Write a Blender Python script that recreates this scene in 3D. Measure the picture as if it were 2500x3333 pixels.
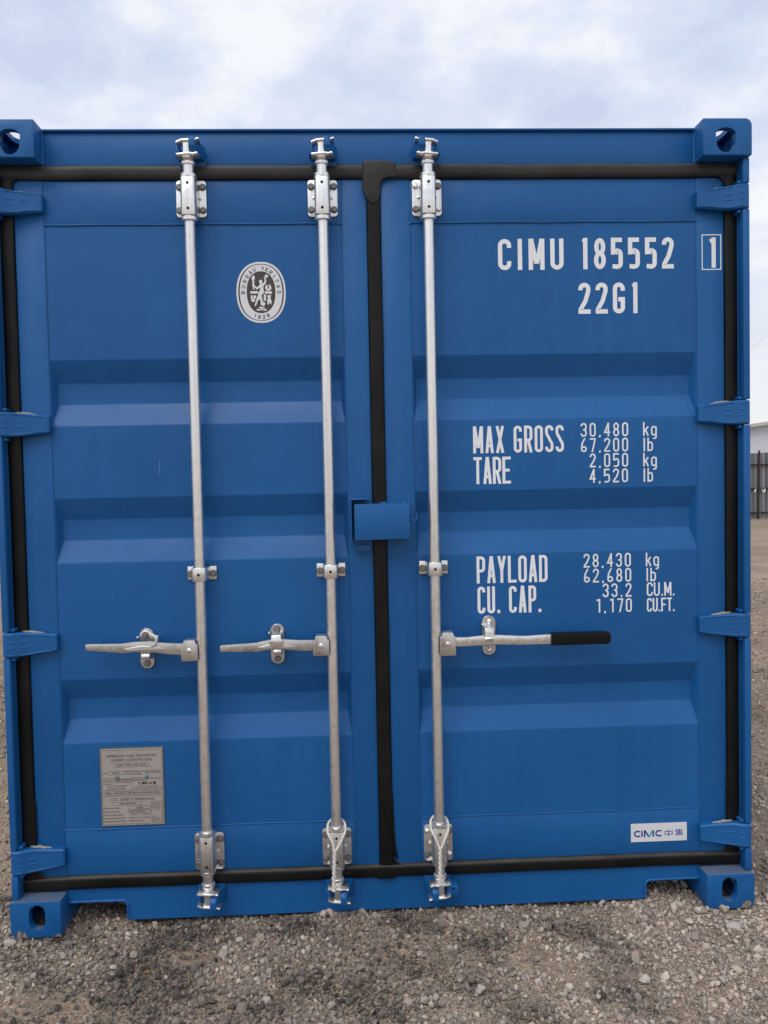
import bpy, bmesh, math, random
import numpy as np
from mathutils import Vector, Matrix

random.seed(7)
rng = np.random.default_rng(11)
for o in list(bpy.data.objects):
    bpy.data.objects.remove(o, do_unlink=True)
scn = bpy.context.scene
COL = scn.collection
PI = math.pi
R = math.radians

# ------------------------------------------------------------------ camera
cd = bpy.data.cameras.new('camera')
cam = bpy.data.objects.new('camera', cd)
COL.objects.link(cam)
right = Vector((0.99898228, -0.04043437, -0.01998673))
up = Vector((0.02136699, 0.03399676, 0.99919351))
fwd = Vector((0.03972228, 0.99860367, -0.03482612))
M = Matrix((right, up, -fwd)).transposed().to_4x4()
M.translation = Vector((-0.0923, -2.5130, 1.4345))
cam.matrix_world = M
cd.sensor_fit = 'HORIZONTAL'
cd.sensor_width = 36.0
cd.lens = 36.0 * 2550 / 2500
cd.clip_start = 0.05
cd.clip_end = 2000
scn.camera = cam
scn.render.resolution_x = 768
scn.render.resolution_y = 1024

# ------------------------------------------------------------------ sky and sun
SUN_EL, SUN_AZ = R(55), R(-30)          # azimuth measured from straight behind the camera, towards its left
world = bpy.data.worlds.new('World')
scn.world = world
world.use_nodes = True
nt = world.node_tree
nt.nodes.clear()
def N(tree, t, **kw):
    n = tree.nodes.new(t)
    for k, v in kw.items():
        setattr(n, k, v)
    return n
out = N(nt, 'ShaderNodeOutputWorld')
bg = N(nt, 'ShaderNodeBackground')
bg.inputs['Strength'].default_value = 0.1
sky = N(nt, 'ShaderNodeTexSky', sky_type='NISHITA')
sky.sun_disc = False
sky.sun_elevation = SUN_EL
sky.sun_rotation = PI + SUN_AZ * -1
sky.air_density = 1.0
sky.dust_density = 2.0
tc = N(nt, 'ShaderNodeTexCoord')
mp = N(nt, 'ShaderNodeMapping')
mp.inputs['Scale'].default_value = (1.0, 1.0, 1.9)
mp.inputs['Location'].default_value = (7.7, 4.1, 2.3)
nz = N(nt, 'ShaderNodeTexNoise')
nz.inputs['Scale'].default_value = 5.6
nz.inputs['Detail'].default_value = 7
nz.inputs['Roughness'].default_value = 0.55
nz.inputs['Distortion'].default_value = 0.0
rp = N(nt, 'ShaderNodeValToRGB')
rp.color_ramp.elements[0].position = 0.34
rp.color_ramp.elements[0].color = (0.61, 0.68, 0.86, 1)
rp.color_ramp.elements[1].position = 0.61
rp.color_ramp.elements[1].color = (0.93, 0.955, 0.99, 1)
e = rp.color_ramp.elements.new(0.49)
e.color = (0.745, 0.80, 0.94, 1)
sc = N(nt, 'ShaderNodeVectorMath', operation='SCALE')
sc.inputs['Scale'].default_value = 10.7
mx = N(nt, 'ShaderNodeMix', data_type='RGBA')
mx.inputs['Factor'].default_value = 0.90
L = nt.links.new
L(tc.outputs['Generated'], mp.inputs['Vector'])
L(mp.outputs['Vector'], nz.inputs['Vector'])
L(nz.outputs['Fac'], rp.inputs['Fac'])
hz_s = N(nt, 'ShaderNodeSeparateXYZ')
L(tc.outputs['Generated'], hz_s.inputs[0])
hz_r = N(nt, 'ShaderNodeMapRange')
hz_r.inputs['From Min'].default_value = 0.0
hz_r.inputs['From Max'].default_value = 0.32
hz_r.inputs['To Min'].default_value = 0.85
hz_r.inputs['To Max'].default_value = 0.0
L(hz_s.outputs['Z'], hz_r.inputs['Value'])
hz_m = N(nt, 'ShaderNodeMix', data_type='RGBA')       # bright milky haze towards the horizon
hz_m.inputs['B'].default_value = (0.97, 0.955, 0.92, 1)
L(hz_r.outputs['Result'], hz_m.inputs['Factor'])
L(rp.outputs['Color'], hz_m.inputs['A'])
L(hz_m.outputs['Result'], sc.inputs[0])
L(sky.outputs['Color'], mx.inputs['A'])
L(sc.outputs['Vector'], mx.inputs['B'])
L(mx.outputs['Result'], bg.inputs['Color'])
L(bg.outputs['Background'], out.inputs['Surface'])

sl = bpy.data.lights.new('sun', 'SUN')
sl.energy = 1.4
sl.angle = R(36)
sl.color = (1.0, 0.965, 0.92)
sun = bpy.data.objects.new('sun', sl)
COL.objects.link(sun)
sd = Vector((math.sin(SUN_AZ) * math.cos(SUN_EL), -math.cos(SUN_AZ) * math.cos(SUN_EL), math.sin(SUN_EL)))
sun.rotation_euler = sd.to_track_quat('Z', 'Y').to_euler()
sun.location = (0, -3, 8)

scn.view_settings.view_transform = 'Standard'
scn.view_settings.look = 'None'
scn.view_settings.exposure = 0.0
scn.view_settings.gamma = 1.0
scn.view_settings.use_curve_mapping = False
scn.render.engine = 'CYCLES'

# ------------------------------------------------------------------ materials
MATS = {}
def newmat(name):
    m = bpy.data.materials.new(name)
    m.use_nodes = True
    t = m.node_tree
    b = t.nodes['Principled BSDF']
    MATS[name] = m
    return m, t, b
def tex_noise(t, scale, detail=4, rough=0.5, vec=None, mscale=None):
    n = N(t, 'ShaderNodeTexNoise')
    n.inputs['Scale'].default_value = scale
    n.inputs['Detail'].default_value = detail
    n.inputs['Roughness'].default_value = rough
    c = N(t, 'ShaderNodeTexCoord')
    if mscale:
        mpp = N(t, 'ShaderNodeMapping')
        mpp.inputs['Scale'].default_value = mscale
        t.links.new(c.outputs['Object'], mpp.inputs['Vector'])
        t.links.new(mpp.outputs['Vector'], n.inputs['Vector'])
    else:
        t.links.new(c.outputs['Object'], n.inputs['Vector'])
    return n
def ramp(t, src, stops):
    r = N(t, 'ShaderNodeValToRGB')
    while len(r.color_ramp.elements) < len(stops):
        r.color_ramp.elements.new(0.5)
    for el, (p, c) in zip(r.color_ramp.elements, stops):
        el.position = p
        el.color = (*c, 1) if len(c) == 3 else c
    t.links.new(src, r.inputs['Fac'])
    return r
def mixc(t, fac, a, b, blend='MIX'):
    m = N(t, 'ShaderNodeMix', data_type='RGBA', blend_type=blend)
    for key, v in (('Factor', fac), ('A', a), ('B', b)):
        if hasattr(v, 'is_output'):
            t.links.new(v, m.inputs[key])
        elif key == 'Factor':
            m.inputs[key].default_value = v
        else:
            m.inputs[key].default_value = (*v, 1)
    return m.outputs['Result']
def bump(t, b, h, strength, dist):
    n = N(t, 'ShaderNodeBump')
    n.inputs['Strength'].default_value = strength
    n.inputs['Distance'].default_value = dist
    t.links.new(h, n.inputs['Height'])
    t.links.new(n.outputs['Normal'], b.inputs['Normal'])
    return n
def mathn(t, op, a, b=None, clamp=False):
    n = N(t, 'ShaderNodeMath', operation=op, use_clamp=clamp)
    for i, v in enumerate((a, b)):
        if v is None:
            continue
        if hasattr(v, 'is_output'):
            t.links.new(v, n.inputs[i])
        else:
            n.inputs[i].default_value = v
    return n.outputs[0]

BLUE = (0.0082, 0.103, 0.312)
def paint(name, base=BLUE, worn=False):
    m, t, b = newmat(name)
    big = tex_noise(t, 1.6, 5, 0.6)
    streak = tex_noise(t, 1.0, 4, 0.6, mscale=(34, 34, 1.3))
    c1 = ramp(t, big.outputs['Fac'], [(0.3, tuple(v * 0.90 for v in base)), (0.72, (base[0] * 1.35, base[1] * 1.10, base[2] * 1.07))])
    c2 = ramp(t, streak.outputs['Fac'], [(0.35, (0.95, 0.96, 0.97)), (0.7, (1.05, 1.03, 1.02))])
    col = mixc(t, 1.0, c1.outputs['Color'], c2.outputs['Color'], 'MULTIPLY')
    # sparse mud specks and pale scuffs
    sp = tex_noise(t, 46, 2, 0.5)
    s1 = ramp(t, sp.outputs['Fac'], [(0.735, (0, 0, 0)), (0.76, (0.55, 0.55, 0.55))])
    col = mixc(t, s1.outputs['Color'], col, (0.018, 0.055, 0.13))
    sf = tex_noise(t, 1.0, 3, 0.55, mscale=(70, 70, 9))
    s2 = ramp(t, sf.outputs['Fac'], [(0.76, (0, 0, 0)), (0.80, (0.16, 0.16, 0.16))])
    col = mixc(t, s2.outputs['Color'], col, (0.35, 0.42, 0.5))
    if worn:                                   # chipped lower edge of the castings, dust lying on ledges
        c = N(t, 'ShaderNodeTexCoord')
        sx = N(t, 'ShaderNodeSeparateXYZ')
        t.links.new(c.outputs['Object'], sx.inputs[0])
        wn = tex_noise(t, 19, 5, 0.6)
        lim = mathn(t, 'MULTIPLY', mathn(t, 'SUBTRACT', wn.outputs['Fac'], 0.50), 0.17)
        mk = mathn(t, 'MULTIPLY', mathn(t, 'SUBTRACT', lim, sx.outputs['Z']), 900, True)
        mk = mathn(t, 'MINIMUM', mathn(t, 'MAXIMUM', mk, 0.0), 1.0)
        rust = tex_noise(t, 90, 4, 0.6)
        rc = ramp(t, rust.outputs['Fac'], [(0.45, (0.34, 0.30, 0.27)), (0.62, (0.20, 0.085, 0.05))])
        col = mixc(t, mk, col, rc.outputs['Color'])
        g = N(t, 'ShaderNodeNewGeometry')
        gx = N(t, 'ShaderNodeSeparateXYZ')
        t.links.new(g.outputs['True Normal'], gx.inputs[0])
        dn = tex_noise(t, 22, 5, 0.6)
        dm = mathn(t, 'MULTIPLY', mathn(t, 'GREATER_THAN', gx.outputs['Z'], 0.9), mathn(t, 'MULTIPLY', dn.outputs['Fac'], 1.15), True)
        col = mixc(t, dm, col, (0.15, 0.15, 0.14))
    t.links.new(col, b.inputs['Base Color'])
    rr = ramp(t, big.outputs['Fac'], [(0.3, (0.36,) * 3), (0.7, (0.47,) * 3)])
    t.links.new(rr.outputs['Color'], b.inputs['Roughness'])
    b.inputs['IOR'].default_value = 1.5
    b.inputs['Specular IOR Level'].default_value = 0.3
    peel = tex_noise(t, 420, 2, 0.5)
    dent = tex_noise(t, 5.5, 2, 0.4)
    hsum = mathn(t, 'ADD', mathn(t, 'MULTIPLY', peel.outputs['Fac'], 0.02), mathn(t, 'MULTIPLY', dent.outputs['Fac'], 1.0))
    bump(t, b, hsum, 0.45, 0.011)
    return m
paint('blue_paint')
paint('blue_paint_worn', worn=True)

def galv(name, base=(0.83, 0.815, 0.795), rough=(0.27, 0.41), metal=0.94, streak=True):
    m, t, b = newmat(name)
    a = tex_noise(t, 60, 5, 0.6)
    s = tex_noise(t, 1.0, 4, 0.6, mscale=(230, 230, 2.2) if streak else (24, 24, 24))
    c1 = ramp(t, a.outputs['Fac'], [(0.3, tuple(v * 0.93 for v in base)), (0.68, tuple(min(1, v * 1.06) for v in base))])
    c2 = ramp(t, s.outputs['Fac'], [(0.33, (0.74, 0.72, 0.70)), (0.43, (1, 1, 1)), (0.75, (1.06, 1.05, 1.03))])
    col = mixc(t, 1.0, c1.outputs['Color'], c2.outputs['Color'], 'MULTIPLY')
    sp = tex_noise(t, 210, 3, 0.6)
    s1 = ramp(t, sp.outputs['Fac'], [(0.72, (0, 0, 0)), (0.78, (0.5, 0.5, 0.5))])
    col = mixc(t, s1.outputs['Color'], col, (0.2, 0.19, 0.18))
    t.links.new(col, b.inputs['Base Color'])
    b.inputs['Metallic'].default_value = metal
    rr = ramp(t, a.outputs['Fac'], [(0.3, (rough[0],) * 3), (0.7, (rough[1],) * 3)])
    t.links.new(rr.outputs['Color'], b.inputs['Roughness'])
    bump(t, b, mathn(t, 'ADD', s.outputs['Fac'], a.outputs['Fac']), 0.16, 0.001)
    return m
galv('galvanised_steel')
galv('bright_zinc', base=(0.80, 0.80, 0.79), rough=(0.22, 0.36), metal=0.94, streak=False)
galv('cast_steel', base=(0.57, 0.555, 0.535), rough=(0.29, 0.44), streak=False)
galv('bolt_steel', base=(0.21, 0.207, 0.205), rough=(0.42, 0.6), metal=0.7)

def simple(name, col, rough=0.6, metal=0.0, var=0.12, scale=40, bstr=0.15, bdist=0.001):
    m, t, b = newmat(name)
    a = tex_noise(t, scale, 5, 0.6)
    c1 = ramp(t, a.outputs['Fac'], [(0.3, tuple(v * (1 - var) for v in col)), (0.7, tuple(min(1, v * (1 + var)) for v in col))])
    t.links.new(c1.outputs['Color'], b.inputs['Base Color'])
    b.inputs['Roughness'].default_value = rough
    b.inputs['Metallic'].default_value = metal
    bump(t, b, a.outputs['Fac'], bstr, bdist)
    return m
# black rubber with pale dust specks; top strip's paler colour holds both weathering dust and sky glare
for rname, lo_, hi_ in (('rubber', 0.004, 0.0115), ('rubber_dust_glare', 0.020, 0.040)):
    m, t, b = newmat(rname)
    a = tex_noise(t, 7, 5, 0.6)
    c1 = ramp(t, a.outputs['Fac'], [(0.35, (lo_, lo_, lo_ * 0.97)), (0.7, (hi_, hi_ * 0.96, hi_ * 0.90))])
    s = tex_noise(t, 150, 3, 0.6)
    s1 = ramp(t, s.outputs['Fac'], [(0.72, (0, 0, 0)), (0.78, (0.5, 0.5, 0.5))])
    col = mixc(t, s1.outputs['Color'], c1.outputs['Color'], (0.16, 0.14, 0.11))
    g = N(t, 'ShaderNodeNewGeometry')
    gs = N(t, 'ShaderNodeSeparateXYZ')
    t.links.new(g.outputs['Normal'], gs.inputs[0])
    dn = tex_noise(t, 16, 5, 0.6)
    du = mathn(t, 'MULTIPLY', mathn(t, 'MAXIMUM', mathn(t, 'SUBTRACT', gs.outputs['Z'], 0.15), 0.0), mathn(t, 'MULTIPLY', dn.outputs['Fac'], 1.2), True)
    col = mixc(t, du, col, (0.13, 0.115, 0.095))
    t.links.new(col, b.inputs['Base Color'])
    b.inputs['Roughness'].default_value = 0.42
    b.inputs['Specular IOR Level'].default_value = 0.22
    bump(t, b, s.outputs['Fac'], 0.15, 0.001)
simple('black_grip', (0.005, 0.005, 0.006), 0.42, 0, 0.2, 60).node_tree.nodes['Principled BSDF'].inputs['Specular IOR Level'].default_value = 0.2
simple('hole_black', (0.004, 0.004, 0.004), 0.8)
simple('white_marking', (0.78, 0.80, 0.82), 0.5, 0, 0.05, 12, 0.1)
simple('sticker_white', (0.70, 0.71, 0.73), 0.35, 0, 0.03, 8, 0.05)
simple('sticker_brown', (0.052, 0.038, 0.033), 0.4, 0, 0.08, 20, 0.05)
simple('logo_blue', (0.018, 0.04, 0.30), 0.35, 0, 0.04, 20, 0.05)
simple('logo_teal', (0.02, 0.38, 0.40), 0.35, 0, 0.04, 20, 0.05)
simple('plate_metal', (0.375, 0.335, 0.305), 0.42, 0.1, 0.07, 14, 0.08)
simple('rivet_paint', (0.085, 0.16, 0.22), 0.6)
simple('scuff', (0.05, 0.16, 0.36), 0.6)
simple('plate_rim', (0.12, 0.13, 0.12), 0.7, 0, 0.2, 60)
simple('plate_ink', (0.018, 0.015, 0.014), 0.5, 0, 0.05, 20, 0.05)
simple('sealant', (0.30, 0.27, 0.21), 0.7, 0, 0.15, 90, 0.4, 0.002)
simple('rope_fibre', (0.66, 0.62, 0.56), 0.8, 0, 0.16, 200, 0.4, 0.001)
simple('plywood_floor', (0.18, 0.11, 0.06), 0.8)
simple('underside', (0.03, 0.03, 0.03), 0.8, 0, 0.3, 9)
simple('shed_white', (0.62, 0.65, 0.70), 0.55, 0, 0.04, 0.8, 0.05)
simple('shed_trim', (0.50, 0.49, 0.46), 0.6, 0, 0.06, 2)
simple('fence_rust', (0.035, 0.020, 0.017), 0.75, 0, 0.35, 9)
simple('pole_wood', (0.12, 0.095, 0.075), 0.85, 0, 0.25, 6)
simple('cable_black', (0.22, 0.22, 0.22), 0.6)
simple('insulator_white', (0.75, 0.74, 0.70), 0.4)
simple('straw', (0.34, 0.25, 0.14), 0.85, 0, 0.25, 12)
simple('leaf_orange', (0.50, 0.24, 0.06), 0.7, 0, 0.25, 90, 0.5)
# zinc fence sheets: the tint follows each sheet's own number
m, t, b = newmat('fence_zinc')
oi = N(t, 'ShaderNodeObjectInfo')
r0 = ramp(t, oi.outputs['Random'], [(0.0, (0.17, 0.175, 0.175)), (0.5, (0.27, 0.28, 0.29)), (1.0, (0.36, 0.375, 0.40))])
a = tex_noise(t, 1.0, 5, 0.65, mscale=(7, 7, 0.9))
c2 = ramp(t, a.outputs['Fac'], [(0.3, (0.72, 0.71, 0.69)), (0.7, (1.12, 1.12, 1.12))])
t.links.new(mixc(t, 1.0, r0.outputs['Color'], c2.outputs['Color'], 'MULTIPLY'), b.inputs['Base Color'])
b.inputs['Metallic'].default_value = 0.25
b.inputs['Roughness'].default_value = 0.6
# stones carry their colour in a point attribute
m, t, b = newmat('stone')
at = N(t, 'ShaderNodeAttribute', attribute_name='stone_colour')
a = tex_noise(t, 330, 4, 0.6)
c2 = ramp(t, a.outputs['Fac'], [(0.3, (0.80, 0.79, 0.78)), (0.7, (1.18, 1.17, 1.16))])
t.links.new(mixc(t, 1.0, at.outputs['Color'], c2.outputs['Color'], 'MULTIPLY'), b.inputs['Base Color'])
b.inputs['Roughness'].default_value = 0.88
bump(t, b, a.outputs['Fac'], 0.4, 0.0012)
# dirt between and beyond the stones
m, t, b = newmat('dirt')
big = tex_noise(t, 0.55, 6, 0.62)
mid = tex_noise(t, 7.0, 6, 0.65)
c1 = ramp(t, big.outputs['Fac'], [(0.34, (0.24, 0.178, 0.128)), (0.5, (0.32, 0.242, 0.178)), (0.66, (0.40, 0.308, 0.228))])
c2 = ramp(t, mid.outputs['Fac'], [(0.3, (0.66, 0.66, 0.66)), (0.7, (1.22, 1.21, 1.19))])
col = mixc(t, 1.0, c1.outputs['Color'], c2.outputs['Color'], 'MULTIPLY')
cc = N(t, 'ShaderNodeTexCoord')
vo = N(t, 'ShaderNodeTexVoronoi')
vo.inputs['Scale'].default_value = 110
t.links.new(cc.outputs['Object'], vo.inputs['Vector'])
vsep = N(t, 'ShaderNodeSeparateColor')
t.links.new(vo.outputs['Color'], vsep.inputs[0])
vt = ramp(t, vsep.outputs[0], [(0.0, (0.74, 0.72, 0.70)), (0.6, (1.0, 1.0, 1.0)), (1.0, (1.32, 1.30, 1.28))])
col = mixc(t, 1.0, col, vt.outputs['Color'], 'MULTIPLY')
t.links.new(col, b.inputs['Base Color'])
b.inputs['Roughness'].default_value = 0.95
fine = tex_noise(t, 190, 5, 0.65)
vd = mathn(t, 'MULTIPLY', vo.outputs['Distance'], -0.8)
bump(t, b, mathn(t, 'ADD', vd, mathn(t, 'MULTIPLY', fine.outputs['Fac'], 0.8)), 0.7, 0.008)

# ------------------------------------------------------------------ mesh helpers
def link(o, parent=None):
    COL.objects.link(o)
    if parent is not None:
        o.parent = parent
    return o
def obj(name, bm, mat, parent=None, smooth=35, loc=None):
    bmesh.ops.recalc_face_normals(bm, faces=bm.faces[:])
    me = bpy.data.meshes.new(name)
    bm.to_mesh(me)
    bm.free()
    me.materials.append(MATS[mat])
    if smooth:
        me.polygons.foreach_set('use_smooth', [True] * len(me.polygons))
        me.set_sharp_from_angle(angle=R(smooth))
    o = bpy.data.objects.new(name, me)
    if loc is not None:
        o.location = loc
    return link(o, parent)
def inst(name, me, loc, parent, rot=(0, 0, 0), scale=(1, 1, 1)):
    o = bpy.data.objects.new(name, me)
    o.location = loc
    o.rotation_euler = rot
    o.scale = scale
    return link(o, parent)
def tag(o, label=None, cat=None, group=None, kind=None):
    for k, v in (('label', label), ('category', cat), ('group', group), ('kind', kind)):
        if v:
            o[k] = v
    return o
def empty(name, loc=(0, 0, 0)):
    o = bpy.data.objects.new(name, None)
    o.location = loc
    o.empty_display_size = 0.1
    return link(o)
def box(bm, x0, x1, y0, y1, z0, z1):
    v = [bm.verts.new(p) for p in ((x0, y0, z0), (x1, y0, z0), (x1, y1, z0), (x0, y1, z0), (x0, y0, z1), (x1, y0, z1), (x1, y1, z1), (x0, y1, z1))]
    for f in ((0, 1, 2, 3), (4, 5, 6, 7), (0, 1, 5, 4), (1, 2, 6, 5), (2, 3, 7, 6), (3, 0, 4, 7)):
        bm.faces.new([v[i] for i in f])
def bev(bm, w, seg=2, ang=25):
    bmesh.ops.recalc_face_normals(bm, faces=bm.faces[:])
    es = [e_ for e_ in bm.edges if len(e_.link_faces) == 2 and e_.calc_face_angle(0) > R(ang)]
    bmesh.ops.bevel(bm, geom=es, offset=w, segments=seg, profile=0.5, affect='EDGES', clamp_overlap=True)
def prism(bm, poly, a0, a1, axis='y'):
    """polygon extruded along an axis: 'y' takes (x,z) points, 'z' takes (x,y) points, 'x' takes (y,z) points"""
    def P(p, a):
        return {'y': (p[0], a, p[1]), 'z': (p[0], p[1], a), 'x': (a, p[0], p[1])}[axis]
    A = [bm.verts.new(P(p, a0)) for p in poly]
    B = [bm.verts.new(P(p, a1)) for p in poly]
    n = len(poly)
    bm.faces.new(A)
    bm.faces.new(B[::-1])
    for i in range(n):
        bm.faces.new((A[i], A[(i + 1) % n], B[(i + 1) % n], B[i]))
def rrect(x0, x1, z0, z1, r, n=5, which=(1, 1, 1, 1)):
    """rounded rectangle; corners in the order bottom right, top right, top left, bottom left"""
    pts = []
    for (cx, cz, a0, sx, sz), on in zip(((x1, z0, -90, -1, 1), (x1, z1, 0, -1, -1), (x0, z1, 90, 1, -1), (x0, z0, 180, 1, 1)), which):
        rr = r if (isinstance(on, int) and on == 1) else (on if on else 0)
        if rr <= 0:
            pts.append((cx, cz))
            continue
        for i in range(n + 1):
            an = R(a0 + 90 * i / n)
            pts.append((cx + sx * rr + rr * math.cos(an), cz + sz * rr + rr * math.sin(an)))
    return pts
def tube(bm, pts, rad, seg=10, closed=False, caps=True):
    pts = [Vector(p) for p in pts]
    n = len(pts)
    rads = rad if hasattr(rad, '__len__') else [rad] * n
    tang = []
    for i in range(n):
        a_ = pts[(i - 1) % n] if (closed or i > 0) else pts[0]
        b_ = pts[(i + 1) % n] if (closed or i < n - 1) else pts[-1]
        tang.append((b_ - a_).normalized())
    nv = tang[0].orthogonal().normalized()
    rings = []
    for i in range(n):
        nv = (nv - tang[i] * nv.dot(tang[i])).normalized()
        bv = tang[i].cross(nv)
        rings.append([bm.verts.new(pts[i] + rads[i] * (math.cos(2 * PI * k / seg) * nv + math.sin(2 * PI * k / seg) * bv)) for k in range(seg)])
    for i in range(n if closed else n - 1):
        a_, b_ = rings[i], rings[(i + 1) % n]
        for k in range(seg):
            bm.faces.new((a_[k], a_[(k + 1) % seg], b_[(k + 1) % seg], b_[k]))
    if caps and not closed:
        bm.faces.new(rings[0])
        bm.faces.new(rings[-1][::-1])
def lathe(bm, prof, cx, cy, seg=24, axis='z', c3=0):
    """profile of (radius, height) turned round an axis through (cx, cy); axis 'y' turns round a line along y"""
    rings = []
    for r_, h in prof:
        ring = []
        for k in range(seg):
            a_ = 2 * PI * k / seg
            if axis == 'z':
                ring.append(bm.verts.new((cx + r_ * math.cos(a_), cy + r_ * math.sin(a_), h)))
            else:
                ring.append(bm.verts.new((cx + r_ * math.cos(a_), h, cy + r_ * math.sin(a_))))
        rings.append(ring)
    for a_, b_ in zip(rings, rings[1:]):
        for k in range(seg):
            bm.faces.new((a_[k], a_[(k + 1) % seg], b_[(k + 1) % seg], b_[k]))
    bm.faces.new(rings[0])
    bm.faces.new(rings[-1][::-1])
def NB():
    return bmesh.new()

# ------------------------------------------------------------------ lettering: rounded condensed strokes
def arc(cx, cy, rx, ry, a0, a1, n=10):
    return [(cx + rx * math.cos(R(a0 + (a1 - a0) * i / n)), cy + ry * math.sin(R(a0 + (a1 - a0) * i / n))) for i in range(n + 1)]
def glyph(ch, w, h, t_):
    """centre lines of a character in a w x h cell for stroke width t_: list of (points, closed)"""
    a_ = t_ / 2
    l, r, bt, tp = a_, w - a_, a_, h - a_
    cx = w / 2
    q = (r - l) / 2
    d = 0.07 * h
    mid = h * 0.5
    qq = min(q, (tp - bt) / 2)
    S = []
    if ch in '0O':
        S = [(arc(cx, tp - qq, q, qq, 0, 180) + arc(cx, bt + qq, q, qq, 180, 360), True)]
    elif ch == 'C' and w > 0.75 * h:
        S = [(arc(cx, h / 2, q, (tp - bt) / 2, 48, 312, 20), False)]
    elif ch == 'C':
        S = [([(r, tp - qq - d)] + arc(cx, tp - qq, q, qq, 0, 180) + arc(cx, bt + qq, q, qq, 180, 360) + [(r, bt + qq + d)], False)]
    elif ch == 'G':
        S = [([(r, tp - qq - d)] + arc(cx, tp - qq, q, qq, 0, 180) + arc(cx, bt + qq, q, qq, 180, 360) + [(r, mid - a_ * 0.6), (cx - a_ * 0.3, mid - a_ * 0.6)], False)]
    elif ch == 'U':
        S = [([(l, h)] + arc(cx, bt + qq, q, qq, 180, 360) + [(r, h)], False)]
    elif ch in 'Il':
        S = [([(cx, 0), (cx, h)], False)]
    elif ch == '1':
        S = [([(cx + q * 0.45, 0), (cx + q * 0.45, h)], False), ([(cx + q * 0.45, tp - t_ * 0.12), (cx - q * 0.8, tp - t_ * 0.42)], False)]
    elif ch == 'M':
        S = [([(l, 0), (l, h)], False), ([(r, 0), (r, h)], False), ([(l + a_ * 0.2, h), (cx - a_ * 0.1, h * 0.2)], False), ([(cx + a_ * 0.1, h * 0.2), (r - a_ * 0.2, h)], False)]
    elif ch == 'N':
        S = [([(l, 0), (l, h)], False), ([(r, 0), (r, h)], False), ([(l, h - a_ * 0.5), (r, a_ * 0.5)], False)]
    elif ch == 'A':
        S = [([(l, 0), (cx - a_ * 0.12, h)], False), ([(cx + a_ * 0.12, h), (r, 0)], False), ([(l + q * 0.3, h * 0.27), (r - q * 0.3, h * 0.27)], False)]
    elif ch == 'V':
        S = [([(l, h), (cx, bt), (r, h)], False)]
    elif ch == 'X':
        S = [([(l, 0), (r, h)], False), ([(l, h), (r, 0)], False)]
    elif ch == 'Y':
        S = [([(l, h), (cx, h * 0.45), (cx, 0)], False), ([(r, h), (cx, h * 0.45)], False)]
    elif ch == 'T':
        S = [([(0, tp), (w, tp)], False), ([(cx, 0), (cx, tp)], False)]
    elif ch == 'E':
        S = [([(w, tp), (l, tp), (l, bt), (w, bt)], False), ([(l, mid), (w * 0.86, mid)], False)]
    elif ch == 'F':
        S = [([(w, tp), (l, tp), (l, 0)], False), ([(l, mid), (w * 0.86, mid)], False)]
    elif ch == 'L':
        S = [([(l, h), (l, bt), (w, bt)], False)]
    elif ch == 'D':
        S = [([(l, bt), (l, tp)] + arc(cx, tp - q, q, q, 90, 0) + arc(cx, bt + q, q, q, 0, -90), True)]
    elif ch in 'PR':
        bh = (tp - mid * 0.92)
        q2 = min(q, bh / 2)
        S = [([(l, 0), (l, h)], False), ([(l, tp), (r - q2, tp)] + arc(r - q2, tp - q2, q2, q2, 90, 0) + arc(r - q2, mid * 0.92 + q2, q2, q2, 0, -90) + [(l, mid * 0.92)], False)]
        if ch == 'R':
            S.append(([(cx, mid * 0.92), (r, 0)], False))
    elif ch == 'B':
        q1 = (tp - mid) / 2
        q2 = (mid - bt) / 2
        S = [([(l, 0), (l, h)], False), ([(l, tp)] + arc(r - q1, tp - q1, q1, q1, 90, -90) + [(l, mid)], False), ([(l, mid)] + arc(r - q2, bt + q2, q2, q2, 90, -90) + [(l, bt)], False)]
    elif ch == 'S' and w > 0.6 * h:
        hq = (tp - bt) / 4
        S = [(arc(cx, tp - hq, q, hq, 25, 270, 14) + arc(cx, bt + hq, q, hq, 90, -155, 14)[1:], False)]
    elif ch in 'S':
        hq = (tp - bt) / 4
        q2 = min(q, hq * 1.15)
        S = [([(r, tp - q2 - d * 0.6)] + arc(cx, tp - q2, q, q2, 0, 180) + arc(cx, tp - q2 - d, q, hq * 0.9, 180, 245) + arc(cx, bt + q2 + d, q, hq * 0.9, 65, 0) + arc(cx, bt + q2, q, q2, 0, -180) + [(l, bt + q2 + d * 0.6)], False)]
    elif ch == 'H':
        S = [([(l, 0), (l, h)], False), ([(r, 0), (r, h)], False), ([(l, mid), (r, mid)], False)]
    elif ch == '2':
        S = [([(l, tp - qq - d * 0.6)] + arc(cx, tp - qq, q, qq, 180, 0) + [(r, tp - qq - d), (cx + q * 0.2, h * 0.40), (l, bt + d), (l, bt), (w, bt)], False)]
    elif ch == '3':
        q1 = min(q, (tp - mid) / 2)
        S = [([(l, tp - q1 - d * 0.3)] + arc(cx, tp - q1, q, q1, 180, 0) + arc(cx, mid + q1, q, q1, 0, -75)[1:], False),
             ([(cx - q * 0.2, mid)] + arc(cx, mid - q1, q, q1, 80, 0) + arc(cx, bt + q1, q, q1, 0, -180) + [(l, bt + q1 + d * 0.3)], False)]
    elif ch == '4':
        S = [([(r - q * 0.45, 0), (r - q * 0.45, h)], False), ([(r - q * 0.45, tp), (l, h * 0.30), (w, h * 0.30)], False)]
    elif ch == '5':
        q5 = qq * 0.9
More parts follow.
